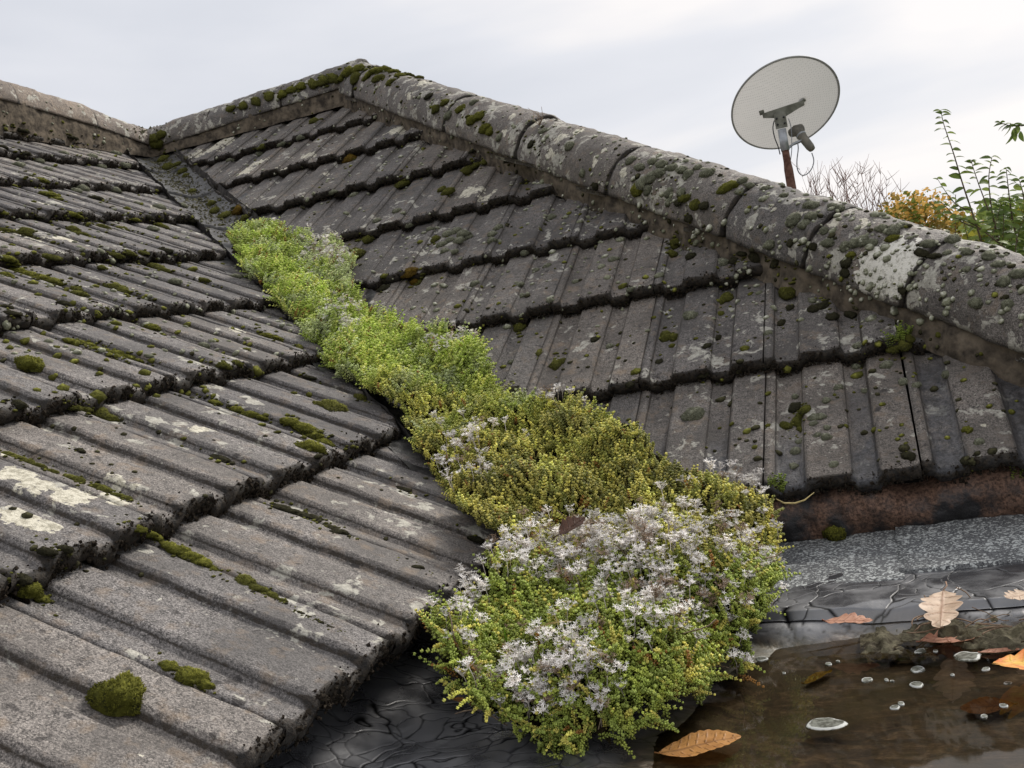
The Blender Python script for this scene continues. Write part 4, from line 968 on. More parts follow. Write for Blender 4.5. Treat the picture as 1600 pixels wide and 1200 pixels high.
# mound: blobs (centre x, y, radius, height above the bed)
def vxy(a, v): return (a+v/2**.5, -a+v/2**.5)
BL = []
for a, v, r, h in ((1.10, .0, .13, .07), (1.22, .02, .17, .10), (1.36, .03, .18, .10), (1.52, .02, .18, .10), (1.68, .01, .18, .10), (1.84, .03, .19, .11), (2.0, .04, .20, .11), (2.14, .05, .22, .12), (2.3, .05, .22, .13), (2.42, .07, .23, .14),
                   (2.30, .20, .17, .10), (2.45, .20, .17, .13)): BL.append((*vxy(a, v), r, h*.80))
for x, y, r, h in ((2.60, -2.47, .16, .175), (2.56, -2.60, .20, .175), (2.50, -2.74, .19, .135), (2.58, -2.86, .17, .12), (2.68, -2.80, .19, .14), (2.70, -2.62, .20, .17), (2.80, -2.56, .10, .15), (2.79, -2.68, .10, .11), (2.56, -2.97, .10, .085), (2.68, -2.93, .10, .085), (2.60, -3.02, .13, .10), (2.68, -3.02, .11, .08), (2.52, -2.97, .10, .07), (2.42, -2.66, .10, .08)): BL.append((x, y, r, h))
def bed(x, y):
    a = (x-y)/2; v = (x+y)/2**.5
    zv = -a*T_+np.abs(v)/2**.5*T_-.035
    return np.maximum(zv, -1.55)
def mound(x, y):
    b_ = bed(x, y); best = np.full_like(x, -1.)
    for (cx_, cy_, r, h) in BL:
        d2 = ((x-cx_)**2+(y-cy_)**2)/r**2
        zc0 = float(bed(np.array([cx_]), np.array([cy_]))[0])
        hh = np.where(d2 < 1, h*np.sqrt(np.clip(1-d2, 0, 1))**.8, -1.); best = np.maximum(best, np.minimum(hh, hh+(zc0-b_)*.55))
    n = fbm(np.stack([x, y, 0*x], -1), 14, 3, 90)*.030+fbm(np.stack([x, y, 0*x], -1), 50, 2, 93)*.006
    return b_+best+np.where(best > 0, n, 0), best
POLY = [(356, 392), (385, 362), (440, 358), (475, 372), (515, 372), (550, 402), (545, 440), (565, 485), (640, 508), (742, 528), (768, 575), (775, 622), (850, 622), (930, 638), (1000, 672), (1040, 718), (1110, 748), (1185, 772), (1216, 810), (1218, 880), (1200, 945), (1170, 985), (1178, 1045), (1130, 1095), (1030, 1120), (960, 1172), (860, 1172), (775, 1118), (725, 1078), (678, 1030), (684, 970), (742, 912), (782, 884), (812, 862), (780, 832), (715, 782), (668, 735), (650, 690), (630, 635), (510, 565), (450, 485), (405, 435)]
def inpoly(x, y, poly):
    c = np.zeros(x.shape, bool); n = len(poly); j = n-1
    for i in range(n):
        xi, yi = poly[i]; xj, yj = poly[j]
        with np.errstate(divide='ignore', invalid='ignore'):
            c ^= ((yi > y) != (yj > y)) & (x < (xj-xi)*(y-yi)/(yj-yi+1e-9)+xi)
        j = i
    return c
def cand(n, seed):
    rs = np.random.RandomState(seed); x = rs.uniform(.9, 3.0, n); y = rs.uniform(-3.2, -.9, n)
    z, best = mound(x, y); k = best > 0; x, y, z = x[k], y[k], z[k]
    e = .004; zx = (mound(x+e, y)[0]-mound(x-e, y)[0])/(2*e); zy = (mound(x, y+e)[0]-mound(x, y-e)[0])/(2*e)
    zx, zy = np.clip(zx, -3, 3), np.clip(zy, -3, 3)
    # steeper ground carries more shoots per plan area
    keep = rs.rand(len(x)) < np.sqrt(1+zx**2+zy**2)/3.3
    x, y, z, zx, zy = (q[keep] for q in (x, y, z, zx, zy))
    px, py, d = project(np.stack([x, y, z+.006], -1)); wob = 12*vn(np.stack([px, py, px*0], -1), .03, 3)+9*vn(np.stack([px, py, px*0], -1), .09, 6)
    k = inpoly(px+wob, py+wob, POLY)
    return x[k], y[k], z[k], zx[k], zy[k], px[k], py[k], rs
sedum = tag(empty('sedum_mat', (2.2, -2.1, -1.3)), 'thick mat of green and yellow stonecrop with dead white flower stars filling the valley', 'plant')
x, y, z, zx, zy, px, py, rs = cand(430000, 5)
z = z-rs.exponential(.003, len(z))
nrm = np.stack([-zx, -zy, np.ones_like(zx)], -1); nrm /= np.linalg.norm(nrm, axis=1)[:, None]
dirv = nrm*.75+[0, 0, .45]+rs.randn(len(x), 3)*.22; dirv /= np.linalg.norm(dirv, axis=1)[:, None]
rx_ = np.arccos(np.clip(dirv[:, 2], -1, 1)); rz_ = np.arctan2(dirv[:, 0], -dirv[:, 1])     # tilt about x then turn about z
rots = np.stack([rx_, np.zeros_like(rx_), rz_], -1)
g1 = np.array([.40, .50, .09]); g2 = np.array([.60, .68, .18]); yel = np.array([.66, .60, .14]); olv = np.array([.26, .27, .055]); dg = np.array([.27, .34, .07]); frost = np.array([.60, .64, .44])
P3 = np.stack([x, y, z], -1); na_ = (fbm(P3, 11, 3, 40)+1)/2; nb_ = (fbm(P3, 24, 2, 44)+1)/2; rr_ = rs.rand(len(x))
up_ = 1-sstep(540, 720, py+.12*(px-640)+150*(na_-.5))        # far stretch, fresher green
tint = np.where((rr_ < .5)[:, None], olv, yel)*1.0
tint = tint*(.8+.5*na_[:, None]); tint = tint*(1-(nb_ > .6)[:, None]*.35)
lowz = sstep(840, 900, py); fr_t = np.where((rr_ < .55)[:, None], dg*1.15, np.where((rr_ < .85)[:, None], g1*.85, yel))
tint = tint*(1-lowz[:, None]*.8)+fr_t*lowz[:, None]*.8
far_t = np.where((rr_ < .6)[:, None], g1, g2)*(.75+.6*na_[:, None]); fz = sstep(.55, .68, nb_+.3*(px > 470)*(py < 450)-.05); far_t = far_t*(1-fz[:, None]*.55)+frost*fz[:, None]*.55
tint = tint*(1-up_[:, None])+far_t*up_[:, None]
tint = np.clip(tint*1.22*rs.uniform(.7, 1.3, (len(x), 1)), 0, .92)
redd = rs.rand(len(x)) < .02; tint[redd] = [.40, .20, .05]
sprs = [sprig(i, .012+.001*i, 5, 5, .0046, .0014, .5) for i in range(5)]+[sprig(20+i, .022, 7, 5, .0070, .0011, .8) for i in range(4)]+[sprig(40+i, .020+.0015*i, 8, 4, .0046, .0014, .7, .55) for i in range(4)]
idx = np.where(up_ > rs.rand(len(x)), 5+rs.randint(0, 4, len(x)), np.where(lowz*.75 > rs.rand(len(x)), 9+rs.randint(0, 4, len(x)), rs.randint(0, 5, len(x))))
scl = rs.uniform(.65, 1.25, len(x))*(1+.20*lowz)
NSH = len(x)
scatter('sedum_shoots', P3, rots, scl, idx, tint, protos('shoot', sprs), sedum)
# dark bed underneath
xs = np.linspace(.9, 3.0, 260); ys = np.linspace(-3.2, -.9, 280); X, Y = np.meshgrid(xs, ys, indexing='ij'); Z, B = mound(X.ravel(), Y.ravel())
Zb = (Z-.010); pxg, pyg, _ = project(np.stack([X.ravel(), Y.ravel(), Zb], -1)); kk = (B > .004) & inpoly(pxg, pyg, POLY)
gf = grid_faces(260, 280); gf = gf[np.all(kk[gf], 1)]; M_soil = simple('sedum_litter', (.022, .018, .009), .95, .05, 150, .5, .9, .004)
used_v = np.unique(gf); rem = -np.ones(len(kk), int); rem[used_v] = np.arange(len(used_v))
tag(link('moss_bed', mesh('moss_bed', np.stack([X.ravel(), Y.ravel(), Zb], -1)[used_v], rem[gf], M_soil, True), sedum), kind='stuff')
# flower heads
x, y, z, zx, zy, px, py, rs = cand(230000, 9)
P3 = np.stack([x, y, z], -1); na_ = fbm(P3, 10, 3, 60)
hot = np.zeros(len(x))
for cx_, cy_, sx, sy, wt in ((960, 880, 230, 45, 1.0), (1010, 850, 120, 40, .5), (870, 1085, 110, 55, 1.1), (720, 960, 40, 60, .9), (760, 900, 60, 30, .6), (1080, 950, 110, 60, .85), (960, 1000, 130, 60, .25), (735, 720, 55, 50, .30), (1160, 765, 50, 30, .4), (1080, 800, 60, 40, .15), (710, 540, 55, 22, .35), (510, 400, 40, 35, .30), (445, 352, 25, 10, .25), (900, 620, 60, 18, .4), (1150, 1060, 50, 40, .5), (1100, 870, 60, 60, .45), (540, 500, 40, 30, .2)):
    hot = np.maximum(hot, wt*np.exp(-((px-cx_)/sx)**2-((py-cy_)/sy)**2))
hot = hot*(.75+.6*na_)+.03; k = rs.rand(len(x)) < np.clip(hot-.06, 0, 2)*.85*(1+.5*(py < 640)); x, y, z, zx, zy, px, py, P3 = x[k], y[k], z[k], zx[k], zy[k], px[k], py[k], P3[k]
nrm = np.stack([-zx, -zy, np.ones_like(zx)], -1); nrm /= np.linalg.norm(nrm, axis=1)[:, None]
dirv = nrm*.35+[0, 0, .8]+rs.randn(len(x), 3)*.16; dirv /= np.linalg.norm(dirv, axis=1)[:, None]
rots = np.stack([np.arccos(dirv[:, 2]), 0*x, np.arctan2(dirv[:, 0], -dirv[:, 1])], -1)
tint = np.array([1.0, .96, .92])*rs.uniform(.65, 1.25, (len(x), 1)); br = rs.rand(len(x)) < .15; tint[br] = [.34, .25, .18]
flo = [flower(i, random.Random(i).uniform(.026, .040), 9+i % 5, .009, .0036) for i in range(8)]
scatter('sedum_flowers', P3, rots, rs.uniform(.7, 1.15, len(x)), rs.randint(0, 8, len(x)), tint, protos('flower_head', flo), sedum)
NFL = len(x)
# dry stems
x, y, z, zx, zy, px, py, rs = cand(9000, 13); k = (py > 820) & (rs.rand(len(x)) < .22+.9*((px > 1020) & (py > 1020))+.5*(py > 1110)); P3 = np.stack([x, y, z], -1)[k]; n = len(P3)
scatter('dry_stems', P3, rs.uniform(-.8, .8, (n, 3))*[1, 1, 4], rs.uniform(.7, 1.4, n), rs.randint(0, 5, n), np.array([.36, .27, .19])*rs.uniform(.6, 1.3, (n, 1)), protos('dry_stem', [twig_mesh(i) for i in range(5)]), sedum)
print('sedum shoots', NSH, 'flowers', NFL, 'moss', nm)

# ------------------------------------------------------------------ fallen leaves
def leafmat(name, c1, c2, vein, rough=.6):
    m, nt, b, pos, out = newmat(name); n = noise(nt, pos, 45, 4, .6); v = attr(nt, 'vein')
    c = ramp(nt, n, [(.35, c1), (.65, c2)]); c = mixc(nt, mth(nt, 'MULTIPLY', v, .6), c, vein); c = mixc(nt, ramp(nt, noise(nt, pos, 130, 4, .7), [(.56, 0), (.68, .6)]), c, tuple(q*.35 for q in c1))
    setp(nt, b, col=c, rough=rough, spec=.35, normal=bump(nt, mth(nt, 'ADD', v, mth(nt, 'MULTIPLY', n, .3)), .6, .0015))
    tl = N(nt, 'ShaderNodeBsdfTranslucent', inp={0: c}); mx = N(nt, 'ShaderNodeMixShader', inp={0: .2, 1: b.outputs[0], 2: tl.outputs[0]}); nt.links.new(mx.outputs[0], out.inputs[0]); return m
ML_tan = leafmat('pale_oak_leaf', (.50, .36, .25), (.72, .56, .42), (.28, .12, .06)); ML_or = leafmat('orange_leaf', (.38, .17, .045), (.55, .27, .08), (.14, .06, .02))
ML_red = leafmat('russet_oak_leaf', (.40, .17, .10), (.60, .33, .22), (.25, .08, .04)); ML_brt = leafmat('bright_maple_leaf', (.68, .10, .02), (.85, .50, .10), (.8, .55, .1)); ML_sunk = leafmat('sunken_leaf', (.17, .07, .02), (.28, .13, .04), (.1, .04, .015)); ML_yel = leafmat('yellow_leaf', (.32, .22, .03), (.48, .34, .05), (.3, .2, .05))
def leaf_obj(loc, dirang, L, Wd, lobes, amp, mat, label, curl=.15, seed=0, tilt=(0, 0), petiole=.2, cat='leaf', pointy=1.0):
    nu, nv = 56, 17; U, Vv = np.meshgrid(np.linspace(0, 1, nu), np.linspace(-1, 1, nv), indexing='ij')
    env = np.sin(PI*np.clip(U, 0, 1)**(.85*pointy))**.75*(1-.15*U)
    lob = 1+amp*np.abs(np.sin(U*PI*lobes))*1.0-amp*.9+.03*vn(np.stack([U, np.sign(Vv), 0*U], -1), 30, seed)
    hw = Wd*.5*env*lob; X = U*L+np.abs(Vv)*hw*.28; Yy = Vv*hw
    Z = curl*L*((Vv*hw/(Wd*.5))**2)*.35+.02*L*np.sin(U*7+seed)*np.abs(Vv)+curl*L*.25*(U-.5)**2+.012*L*fbm(np.stack([U*3, Vv, 0*U], -1), 1.5, 2, seed)
    ph = (U*lobes*1.0-np.abs(Vv)*.35) % 1; vein = np.maximum(np.exp(-(np.minimum(ph, 1-ph)/.055)**2)*(np.abs(Vv) < .92), np.exp(-(Vv/.07)**2))
    mb = np.stack([X, Yy, Z], -1).reshape(-1, 3)
    gf = grid_faces(nu, nv); me = mesh('blade', mb, gf, mat, True, {'vein': vein.ravel()})
    root = tag(empty('fallen_leaf', loc), label, cat)
    root.rotation_euler = Euler((tilt[0], tilt[1], dirang)); root.location = loc
    o = bpy.data.objects.new('leaf_blade', me); COL.objects.link(o); o.parent = root
    v, f = tube([(0, 0, Z[0, 8]), (-petiole*L*.5, .03*L, .01*L), (-petiole*L, .02*L, .02*L)], [.0009, .0008, .0010], 5)
    o = bpy.data.objects.new('leaf_stalk', mesh('leaf_stalk', v, f, mat, True, {'vein': [1]*len(v)})); COL.objects.link(o); o.parent = root
    return root
def two(pa, pb, z):  # base and tip in the picture -> location, heading, length on a level surface
    A, B = onz(*pa, z), onz(*pb, z); d = B-A; return A, math.atan2(d.y, d.x), d.length
a, h, L = two((1030, 1178), (1158, 1150), WZ+.004); leaf_obj(a, h, L, .058, 9, .10, ML_or, 'orange-brown toothed leaf floating alone near the bottom edge of the picture', .12, 3, petiole=.05)
a, h, L = two((1474, 922), (1470, 972), -1.522); leaf_obj(a, h, L*1.15, .052, 5, .34, ML_tan, 'pale tan oak leaf lying upright across the cracked bitumen above the water', .1, 5, tilt=(0, .0), petiole=.18)
a, h, L = two((1625, 925), (1572, 935), -1.520); leaf_obj(a, h, L, .050, 5, .38, ML_tan, 'pale oak leaf cut off by the right picture edge, above the water', .15, 8)
a, h, L = two((1288, 970), (1364, 968), -1.536); leaf_obj(a, h, L, .040, 5, .30, ML_red, 'flat pinkish brown oak leaf at the far edge of the water, nearest the sedum', .12, 11, petiole=.05)
a, h, L = two((1438, 1004), (1538, 994), WZ+.004); leaf_obj(a, h, L, .055, 5, .42, ML_red, 'curled russet oak leaf floating against the mossy silt at the right', .35, 14, petiole=.06)
a, h, L = two((1640, 1045), (1568, 1035), WZ+.016); leaf_obj(a, h, L*1.1, .085, 4, .40, ML_brt, 'bright red and yellow leaf at the right picture edge in the water', .35, 17, tilt=(.12, -.05))
a, h, L = two((1585, 1100), (1500, 1108), -1.573); leaf_obj(a, h, L, .045, 8, .08, ML_sunk, 'dark brown leaf just under the water surface near the right edge', .1, 19, petiole=.05)
a, h, L = two((1255, 1068), (1300, 1046), -1.572); leaf_obj(a, h, L, .016, 8, .05, ML_yel, 'narrow yellow leaf sunk under the water between sedum and foam', .05, 23, petiole=.02)
loc, n = hit(712, 1094)
a = onz(705, 1092, -1.536); leaf_obj(a, -.4, .032, .012, 6, .05, ML_or, 'tiny tan leaf on the cracked bitumen beside the front sedum clump', .1, 25, petiole=.02)
a = onz(1530, 1020, WZ+.002); leaf_obj(a, 0, .045, .014, 6, .05, ML_red, 'narrow pink leaf fragment floating right of the curled russet leaf', .2, 27, petiole=.02)
def mpt(px_, py_, lift=0):          # point on the mound under a picture point
    d = ray(px_, py_); t = 1.
    for i in range(900):
        p = CAM+d*t; zz = mound(np.array([p.x]), np.array([p.y]))[0][0]
        if p.z < zz+lift: return p
        t += .003
    return p
leaf_obj(mpt(876, 850, .035)+Vector((0, 0, .012)), .8, .045, .028, 5, .25, leafmat('brown_leaf', (.05, .025, .015), (.12, .06, .04), (.04, .02, .01)), 'dark brown curled leaf caught among the white flower stars', .5, 31, tilt=(.5, -.3))
# grass blades in the sedum
M_grass = simple('grass_blade', (.16, .30, .03), .5, .3, 50, .25)
gp = mpt(790, 1035, .0)
gr_ = tag(empty('grass_tuft', gp), 'few bright green grass blades standing in the front sedum clump', 'grass')
def blade(base, tipv, w, root, mat, nm='grass_blade'):
    V, Fc = [], []; n = 9
    sd_ = tipv.cross(cd).normalized()
    for i in range(n):
        f = i/(n-1); p = Vector(base)+tipv*f+Vector((0, 0, -.012*f*f)); ww = w*(1-f**1.6)+.0002
        V += [p-sd_*ww, p+Vector((0, 0, .0006)), p+sd_*ww]
    for i in range(n-1):
        for k in range(2): Fc.append((i*3+k, i*3+k+1, i*3+k+4, i*3+k+3))
    return link(nm, mesh(nm, V, Fc, mat, True), root)
def bvec(p0, pa, ln):
    d0 = (gp-CAM).dot(cd); return (cr*((pa[0]-p0[0])*d0/F)+cu*(-(pa[1]-p0[1])*d0/F)-cd*ln)
for p0, p1, w in (((798, 1030), (775, 960), .0022), ((800, 1030), (735, 925), .0018), ((806, 1032), (792, 945), .0020), ((800, 1030), (815, 985), .0016)):
    blade(gp+bvec((798, 1030), p0, .0), bvec(p0, p1, .035), w, gr_, M_grass)
M_straw = simple('dry_straw', (.48, .38, .16), .6, .3, 50, .25)
sp_ = mpt(840, 1010, .01)
st = tag(empty('dry_straw', sp_), 'yellowed bent grass blade lying over the white flowers of the front clump', 'straw')
gp = sp_; blade(sp_+Vector((0, 0, .02)), bvec((825, 1015), (880, 980), .02), .0016, st, M_straw, 'straw_blade')
# curved straw by the eave
c0 = onRp(1205, 775)-cd*.05; dd = (c0-CAM).dot(cd)
pts_ = [c0+cr*((qx-1205)*dd/F)-cu*((qy-775)*dd/F) for qx, qy in ((1200, 774), (1213, 781), (1230, 781), (1245, 776), (1260, 764))]
tag(link('dry_straw', mesh('straw_stalk', *tube(pts_, [.0008, .0016, .0016, .0013, .0005], 5), M_straw, True)), 'curved pale straw stalk sticking out under the lowest tiles beside the sedum', 'straw')

# ------------------------------------------------------------------ foam, silt and moss rafts on the water
m, nt, b, pos, out = newmat('foam'); tp_ = attr(nt, 'tip'); n = noise(nt, pos, 160, 3, .6)
c = mixc(nt, ramp(nt, mth(nt, 'ADD', tp_, mth(nt, 'MULTIPLY', mth(nt, 'SUBTRACT', n, .5), .9)), [(.45, 0), (.75, 1)]), ramp(nt, n, [(.4, (.045, .045, .03)), (.62, (.17, .175, .145))]), (.50, .51, .48))
setp(nt, b, col=c, rough=.55, spec=.3, normal=bump(nt, n, .5, .001)); M_foam = m
def foam(px_, py_, w_, hpx, label, seed):
    """flat scum disc: low dome with a pale raised rim"""
    p = onz(px_, py_, WZ); d = (p-CAM).dot(cd); r = w_*.5*d/F; V, tpv = [], []; nr_, na_ = 6, 26
    for i in range(nr_+1):
        f = i/nr_
        for k in range(na_):
            t = 2*PI*k/na_; q = 1+.22*float(vn(np.array([[math.cos(t)*1.3+seed*3, math.sin(t)*1.3, 0]]), 1.3, seed)[0])
            V.append((math.cos(t)*r*f*q, math.sin(t)*r*f*q*.85, (.0005*math.exp(-((f-.84)/.12)**2)+.0006*(1-f*f)*min(1, r/.01)-(.0016 if i == nr_ else 0)))); tpv.append(math.exp(-((f-.86)/.12)**2)*(.75-.35*math.sin(t))+.15)
    Fc = [(i*na_+k, i*na_+(k+1) % na_, (i+1)*na_+(k+1) % na_, (i+1)*na_+k) for i in range(nr_) for k in range(na_)]
    o = link('foam_patch', mesh('foam_patch', V, Fc, M_foam, True, {'tip': tpv})); o.location = p+Vector((0, 0, .0008)); o.rotation_euler = (0, 0, seed*1.3)
    return tag(o, label, 'foam', None if label in FU else 'small foam discs on the rain water')
FU = {'largest pale foam raft floating mid-water right of the orange leaf', 'domed bubble raft floating between the two lines of foam, ringed by a white rim', 'mossy green foam raft touching the curled russet leaf'}
for i, (fx, fy, fw, lb) in enumerate([(1290, 1132, 64, 'largest pale foam raft floating mid-water right of the orange leaf'), (1434, 1046, 27, 'domed bubble raft floating between the two lines of foam, ringed by a white rim'), (1512, 1026, 44, 'mossy green foam raft touching the curled russet leaf'),
        (1354, 1063, 20, 0), (1432, 1070, 24, 0), (1398, 1106, 18, 0), (1408, 1100, 14, 0), (1355, 1002, 20, 0), (1438, 1018, 20, 0), (1462, 1018, 9, 0), (1402, 1002, 7, 0), (1385, 1063, 9, 0), (1394, 1065, 7, 0), (1538, 1120, 13, 0), (1568, 1103, 14, 0), (1540, 1046, 14, 0), (1295, 1038, 12, 0), (1309, 1034, 7, 0),
        (1375, 1013, 8, 0), (1310, 978, 20, 0), (1340, 980, 16, 0), (1190, 1030, 22, 0), (1575, 1068, 12, 0), (1440, 1048, 12, 0), (1225, 1052, 6, 0), (1488, 1055, 7, 0), (950, 1178, 36, 0), (985, 1170, 18, 0)]):
    foam(fx, fy, fw, 0, lb or 'small white disc of foam floating on the brown rain water', i)
fo = sorted([o for o in bpy.data.objects if o.name.startswith('foam_patch') and 'group' in o.keys()], key=lambda o: project(np.array([list(o.location)]))[0][0])
for i, o in enumerate(fo): o['label'] = '%s small white foam disc from the left on the brown rain water' % (ORD[i] if i < 20 else 'twenty-'+ORD[i-20])
# silt bank with twigs, right
M_silt = simple('mossy_silt', (.040, .032, .020), .9, .2, 70, .4, 1, .005, 6, col2=(.15, .135, .085))
sx0 = onz(1530, 985, WZ)
n1, n2 = 90, 60; X, Y = np.meshgrid(np.linspace(-.14, .22, n1), np.linspace(-.085, .075, n2), indexing='ij'); R2 = (X/.17)**2+(Y/.07)**2
R2 = np.where(X > 0, (X/.3)**2+(Y/.07)**2, R2); n_ = fbm(np.stack([X, Y, 0*X], -1), 26, 4, 7); Z = .011*(1-R2)+.010*n_+.004*fbm(np.stack([X, Y, 0*X], -1), 110, 3, 8)-.002
P = np.stack([X+sx0.x, Y+sx0.y, Z+WZ], -1).reshape(-1, 3); gf = grid_faces(n1, n2); gf = gf[np.all((Z.ravel() > -.006)[gf], 1)]
sb_ = tag(link('silt_bank', mesh('silt_bank', P, gf, M_silt, True)), 'bank of mossy silt and tangled twigs rising from the water at the right picture edge', 'silt', kind='thing')
mb = MB(); rs_ = random.Random(5)
for i in range(46):
    p = Vector((sx0.x+rs_.uniform(-.06, .18), sx0.y+rs_.uniform(-.05, .05), WZ+.016)); d = Vector((rs_.uniform(-1, 1), rs_.uniform(-.6, .6), .1)).normalized(); P_ = [p]
    for k in range(6): d = (d+Vector((rs_.uniform(-.5, .5), rs_.uniform(-.5, .5), rs_.uniform(-.15, .12)))).normalized(); P_.append(P_[-1]+d*rs_.uniform(.004, .010))
    mb.tube(P_, rs_.uniform(.0005, .0010), 4)
M_twig = simple('dead_twig', (.22, .15, .10), .8, .2, 60, .4)
o = link('twig_litter', mb.me('twig_litter', M_twig)); o.parent = sb_; tag(o, kind='stuff')

# ------------------------------------------------------------------ satellite dish
def pix(px_, py_, dist): return CAM+ray(px_, py_)*(dist/ray(px_, py_).dot(cd))
DD = 5.6
M_dish = None
m, nt, b, pos, out = newmat('perforated_grey_dish')
tcd = N(nt, 'ShaderNodeTexCoord').outputs['Object']
vz = voro(nt, tcd, 95, rnd=.15); nn = noise(nt, tcd, 5, 4, .6)
c = mixc(nt, ramp(nt, vz, [(.28, 1), (.42, 0)]), (.54, .53, .51), (.28, .28, .27)); c = mixc(nt, ramp(nt, nn, [(.45, 0), (.7, .4)]), c, (.33, .33, .29))
setp(nt, b, col=c, rough=.55, spec=.3)
tl = N(nt, 'ShaderNodeBsdfTranslucent', inp={0: (.52, .51, .49, 1)}); mx = N(nt, 'ShaderNodeMixShader', inp={0: .42, 1: b.outputs[0], 2: tl.outputs[0]}); nt.links.new(mx.outputs[0], out.inputs[0]); M_dish = m
M_rim = simple('dish_rim', (.30, .30, .285), .5, .3, 20, .15); M_brk = simple('weathered_bracket', (.11, .11, .085), .6, .3, 18, .35, col2=(.24, .24, .20)); M_rust = simple('rusty_pole', (.075, .034, .025), .85, .2, 30, .4, .8, .002, 5, col2=(.20, .11, .08)); M_galv = simple('galvanised_pole', (.36, .38, .40), .4, .5, 25, .2, metal=.5); M_lnb = simple('receiver_head', (.10, .095, .08), .6, .3, 20, .3, col2=(.20, .185, .15)); M_cab = simple('grey_cable', (.22, .23, .25), .5, .4); M_dk = simple('black_rubber', (.02, .02, .022), .5, .4)
dc = pix(1227, 163, DD); Rr = 84*DD/F
# pole stands on the far roof slope
pole_top = pix(1222, 205, DD-.10); pole_low = pix(1238, 300, DD-.10); bx, by = pole_low.x, pole_low.y
base_z = -(bx-EH)*T_ if bx-EH > abs(by) else -abs(by)*T_
dish = tag(empty('satellite_dish', Vector((bx, by, base_z))), 'round grey mesh satellite dish seen from behind on a rusty leaning pole', 'satellite dish')
# dish plane: a rim ellipse 168 x 150 px, long axis rising to the right
vdir = (dc-CAM).normalized(); rgt = (cr-vdir*cr.dot(vdir)).normalized(); upv = rgt.cross(vdir).normalized()
ang = math.radians(28); ax = rgt*math.cos(ang)+upv*math.sin(ang); ay = -rgt*math.sin(ang)+upv*math.cos(ang); tl_ = math.acos(.77)
nrmD = (vdir*math.cos(tl_)+ay*math.sin(tl_)).normalized()         # facing away from us, tilted to the sky
ay2 = nrmD.cross(ax).normalized()
nr, na2 = 16, 72; V = []; 
for i in range(nr+1):
    f = i/nr
    for k in range(na2): t = 2*PI*k/na2; V.append(dc+(ax*math.cos(t)+ay2*math.sin(t))*Rr*f+nrmD*(.16*Rr*(f*f-1)))
Fc = [(i*na2+k, i*na2+(k+1) % na2, (i+1)*na2+(k+1) % na2, (i+1)*na2+k) for i in range(nr) for k in range(na2)]
me = mesh('dish_plate', V, Fc, M_dish, True); link('dish_plate', me, dish)
ring = [dc+(ax*math.cos(t)+ay2*math.sin(t))*Rr for t in np.linspace(0, 2*PI, 97)]
link('dish_rim', mesh('dish_rim', *tube(ring, [.0055]*97, 6), M_rim, True), dish)
hub = dc-nrmD*(.16*Rr+.012)
def bp(px_, py_, off=.03): q = pix(px_, py_, DD); return q-vdir*off
mb = MB()   # cross arm of the bracket
A_, B_ = bp(1192, 181, .05), bp(1256, 160, .05); mid_ = bp(1222, 176, .06)
arm = (B_-A_).normalized(); an = vdir; au = arm.cross(an).normalized()
def taper(mb, P, Q, h0, h1, t_):
    V = []
    for p, h in ((P, h0), (Q, h1)):
        for i in (-1, 1):
            for k in (-1, 1): V.append(p+au*h*i+an*t_*k)
    mb.add(V, [(0, 1, 3, 2), (4, 6, 7, 5), (0, 4, 5, 1), (2, 3, 7, 6), (0, 2, 6, 4), (1, 5, 7, 3)])
taper(mb, A_, mid_, .012, .028, .02); taper(mb, mid_, B_, .028, .012, .02)
link('bracket_arm', mb.me('bracket_arm', M_brk, False), dish)
for P in (A_, B_):
    mb = MB(); mb.tube([P-au*.030, P-au*.006], [.013, .013], 10) if au.dot(cu) < 0 else mb.tube([P+au*.006, P+au*.030], [.013, .013], 10); link('bracket_bolt', mb.me('bracket_bolt', M_brk), dish)
mb = MB(); pdir = (pole_low-pole_top).normalized(); cl0 = pix(1218, 178, DD-.07); mb.box(cl0+pdir*.035, pdir, pdir.cross(vdir).normalized(), vdir, .040, .030, .028); cl = mb.me('clamp', M_brk, False); link('clamp', cl, dish)
for s1 in (-1, 1):
    for s2 in (0, 1):
        c0 = cl0+pdir*(.02+.032*s2)+pdir.cross(vdir).normalized()*.018*s1-vdir*.03
        mb = MB(); mb.tube([c0, c0-vdir*.014], [.006, .005], 6); link('clamp_bolt', mb.me('clamp_bolt', M_dk), dish)
mid_p = pole_top.lerp(pole_low, .32)
link('pole_sleeve', mesh('pole_sleeve', *tube([pole_top-pdir*.01, mid_p], [.022, .022], 14), M_galv, True), dish)
foot = Vector((bx+ (pole_low-pole_top).x/(pole_low-pole_top).z*(base_z-pole_low.z), by, base_z-.05))
link('pole', mesh('pole', *tube([mid_p-pdir*.02, mid_p+pdir*.06, mid_p+pdir*.10, pole_low, foot], [.019, .019, .023, .024, .024], 14), M_rust, True), dish)
# receiver on its arm, lower right
lA, lB = bp(1246, 204, .02), bp(1268, 232, .10)
link('receiver_arm', mesh('receiver_arm', *tube([mid_p+Vector((0, 0, .0)), bp(1240, 224, .06), bp(1262, 214, .07)], [.007, .007, .006], 8), M_galv, True), dish)
d_ = (lB-lA).normalized()
link('receiver_body', mesh('receiver_body', *tube([lA-d_*.005, lA+d_*.02, lA+d_*.03, lB-d_*.018, lB], [.014, .027, .024, .022, .018], 14), M_lnb, True), dish)
link('feed_horn', mesh('feed_horn', *tube([bp(1236, 208, .03), bp(1244, 204, .015), bp(1252, 201, .0)], [.022, .030, .026], 14), M_lnb, True), dish)
link('receiver_strap', mesh('receiver_strap', *tube([lA+d_*.034, lA+d_*.042], [.027, .027], 14), M_galv, True), dish)
loop_ = [bp(x_, y_, .07) for x_, y_ in ((1268, 238), (1271, 250), (1268, 262), (1260, 271), (1252, 272), (1246, 264), (1245, 250), (1247, 232), (1246, 222))]
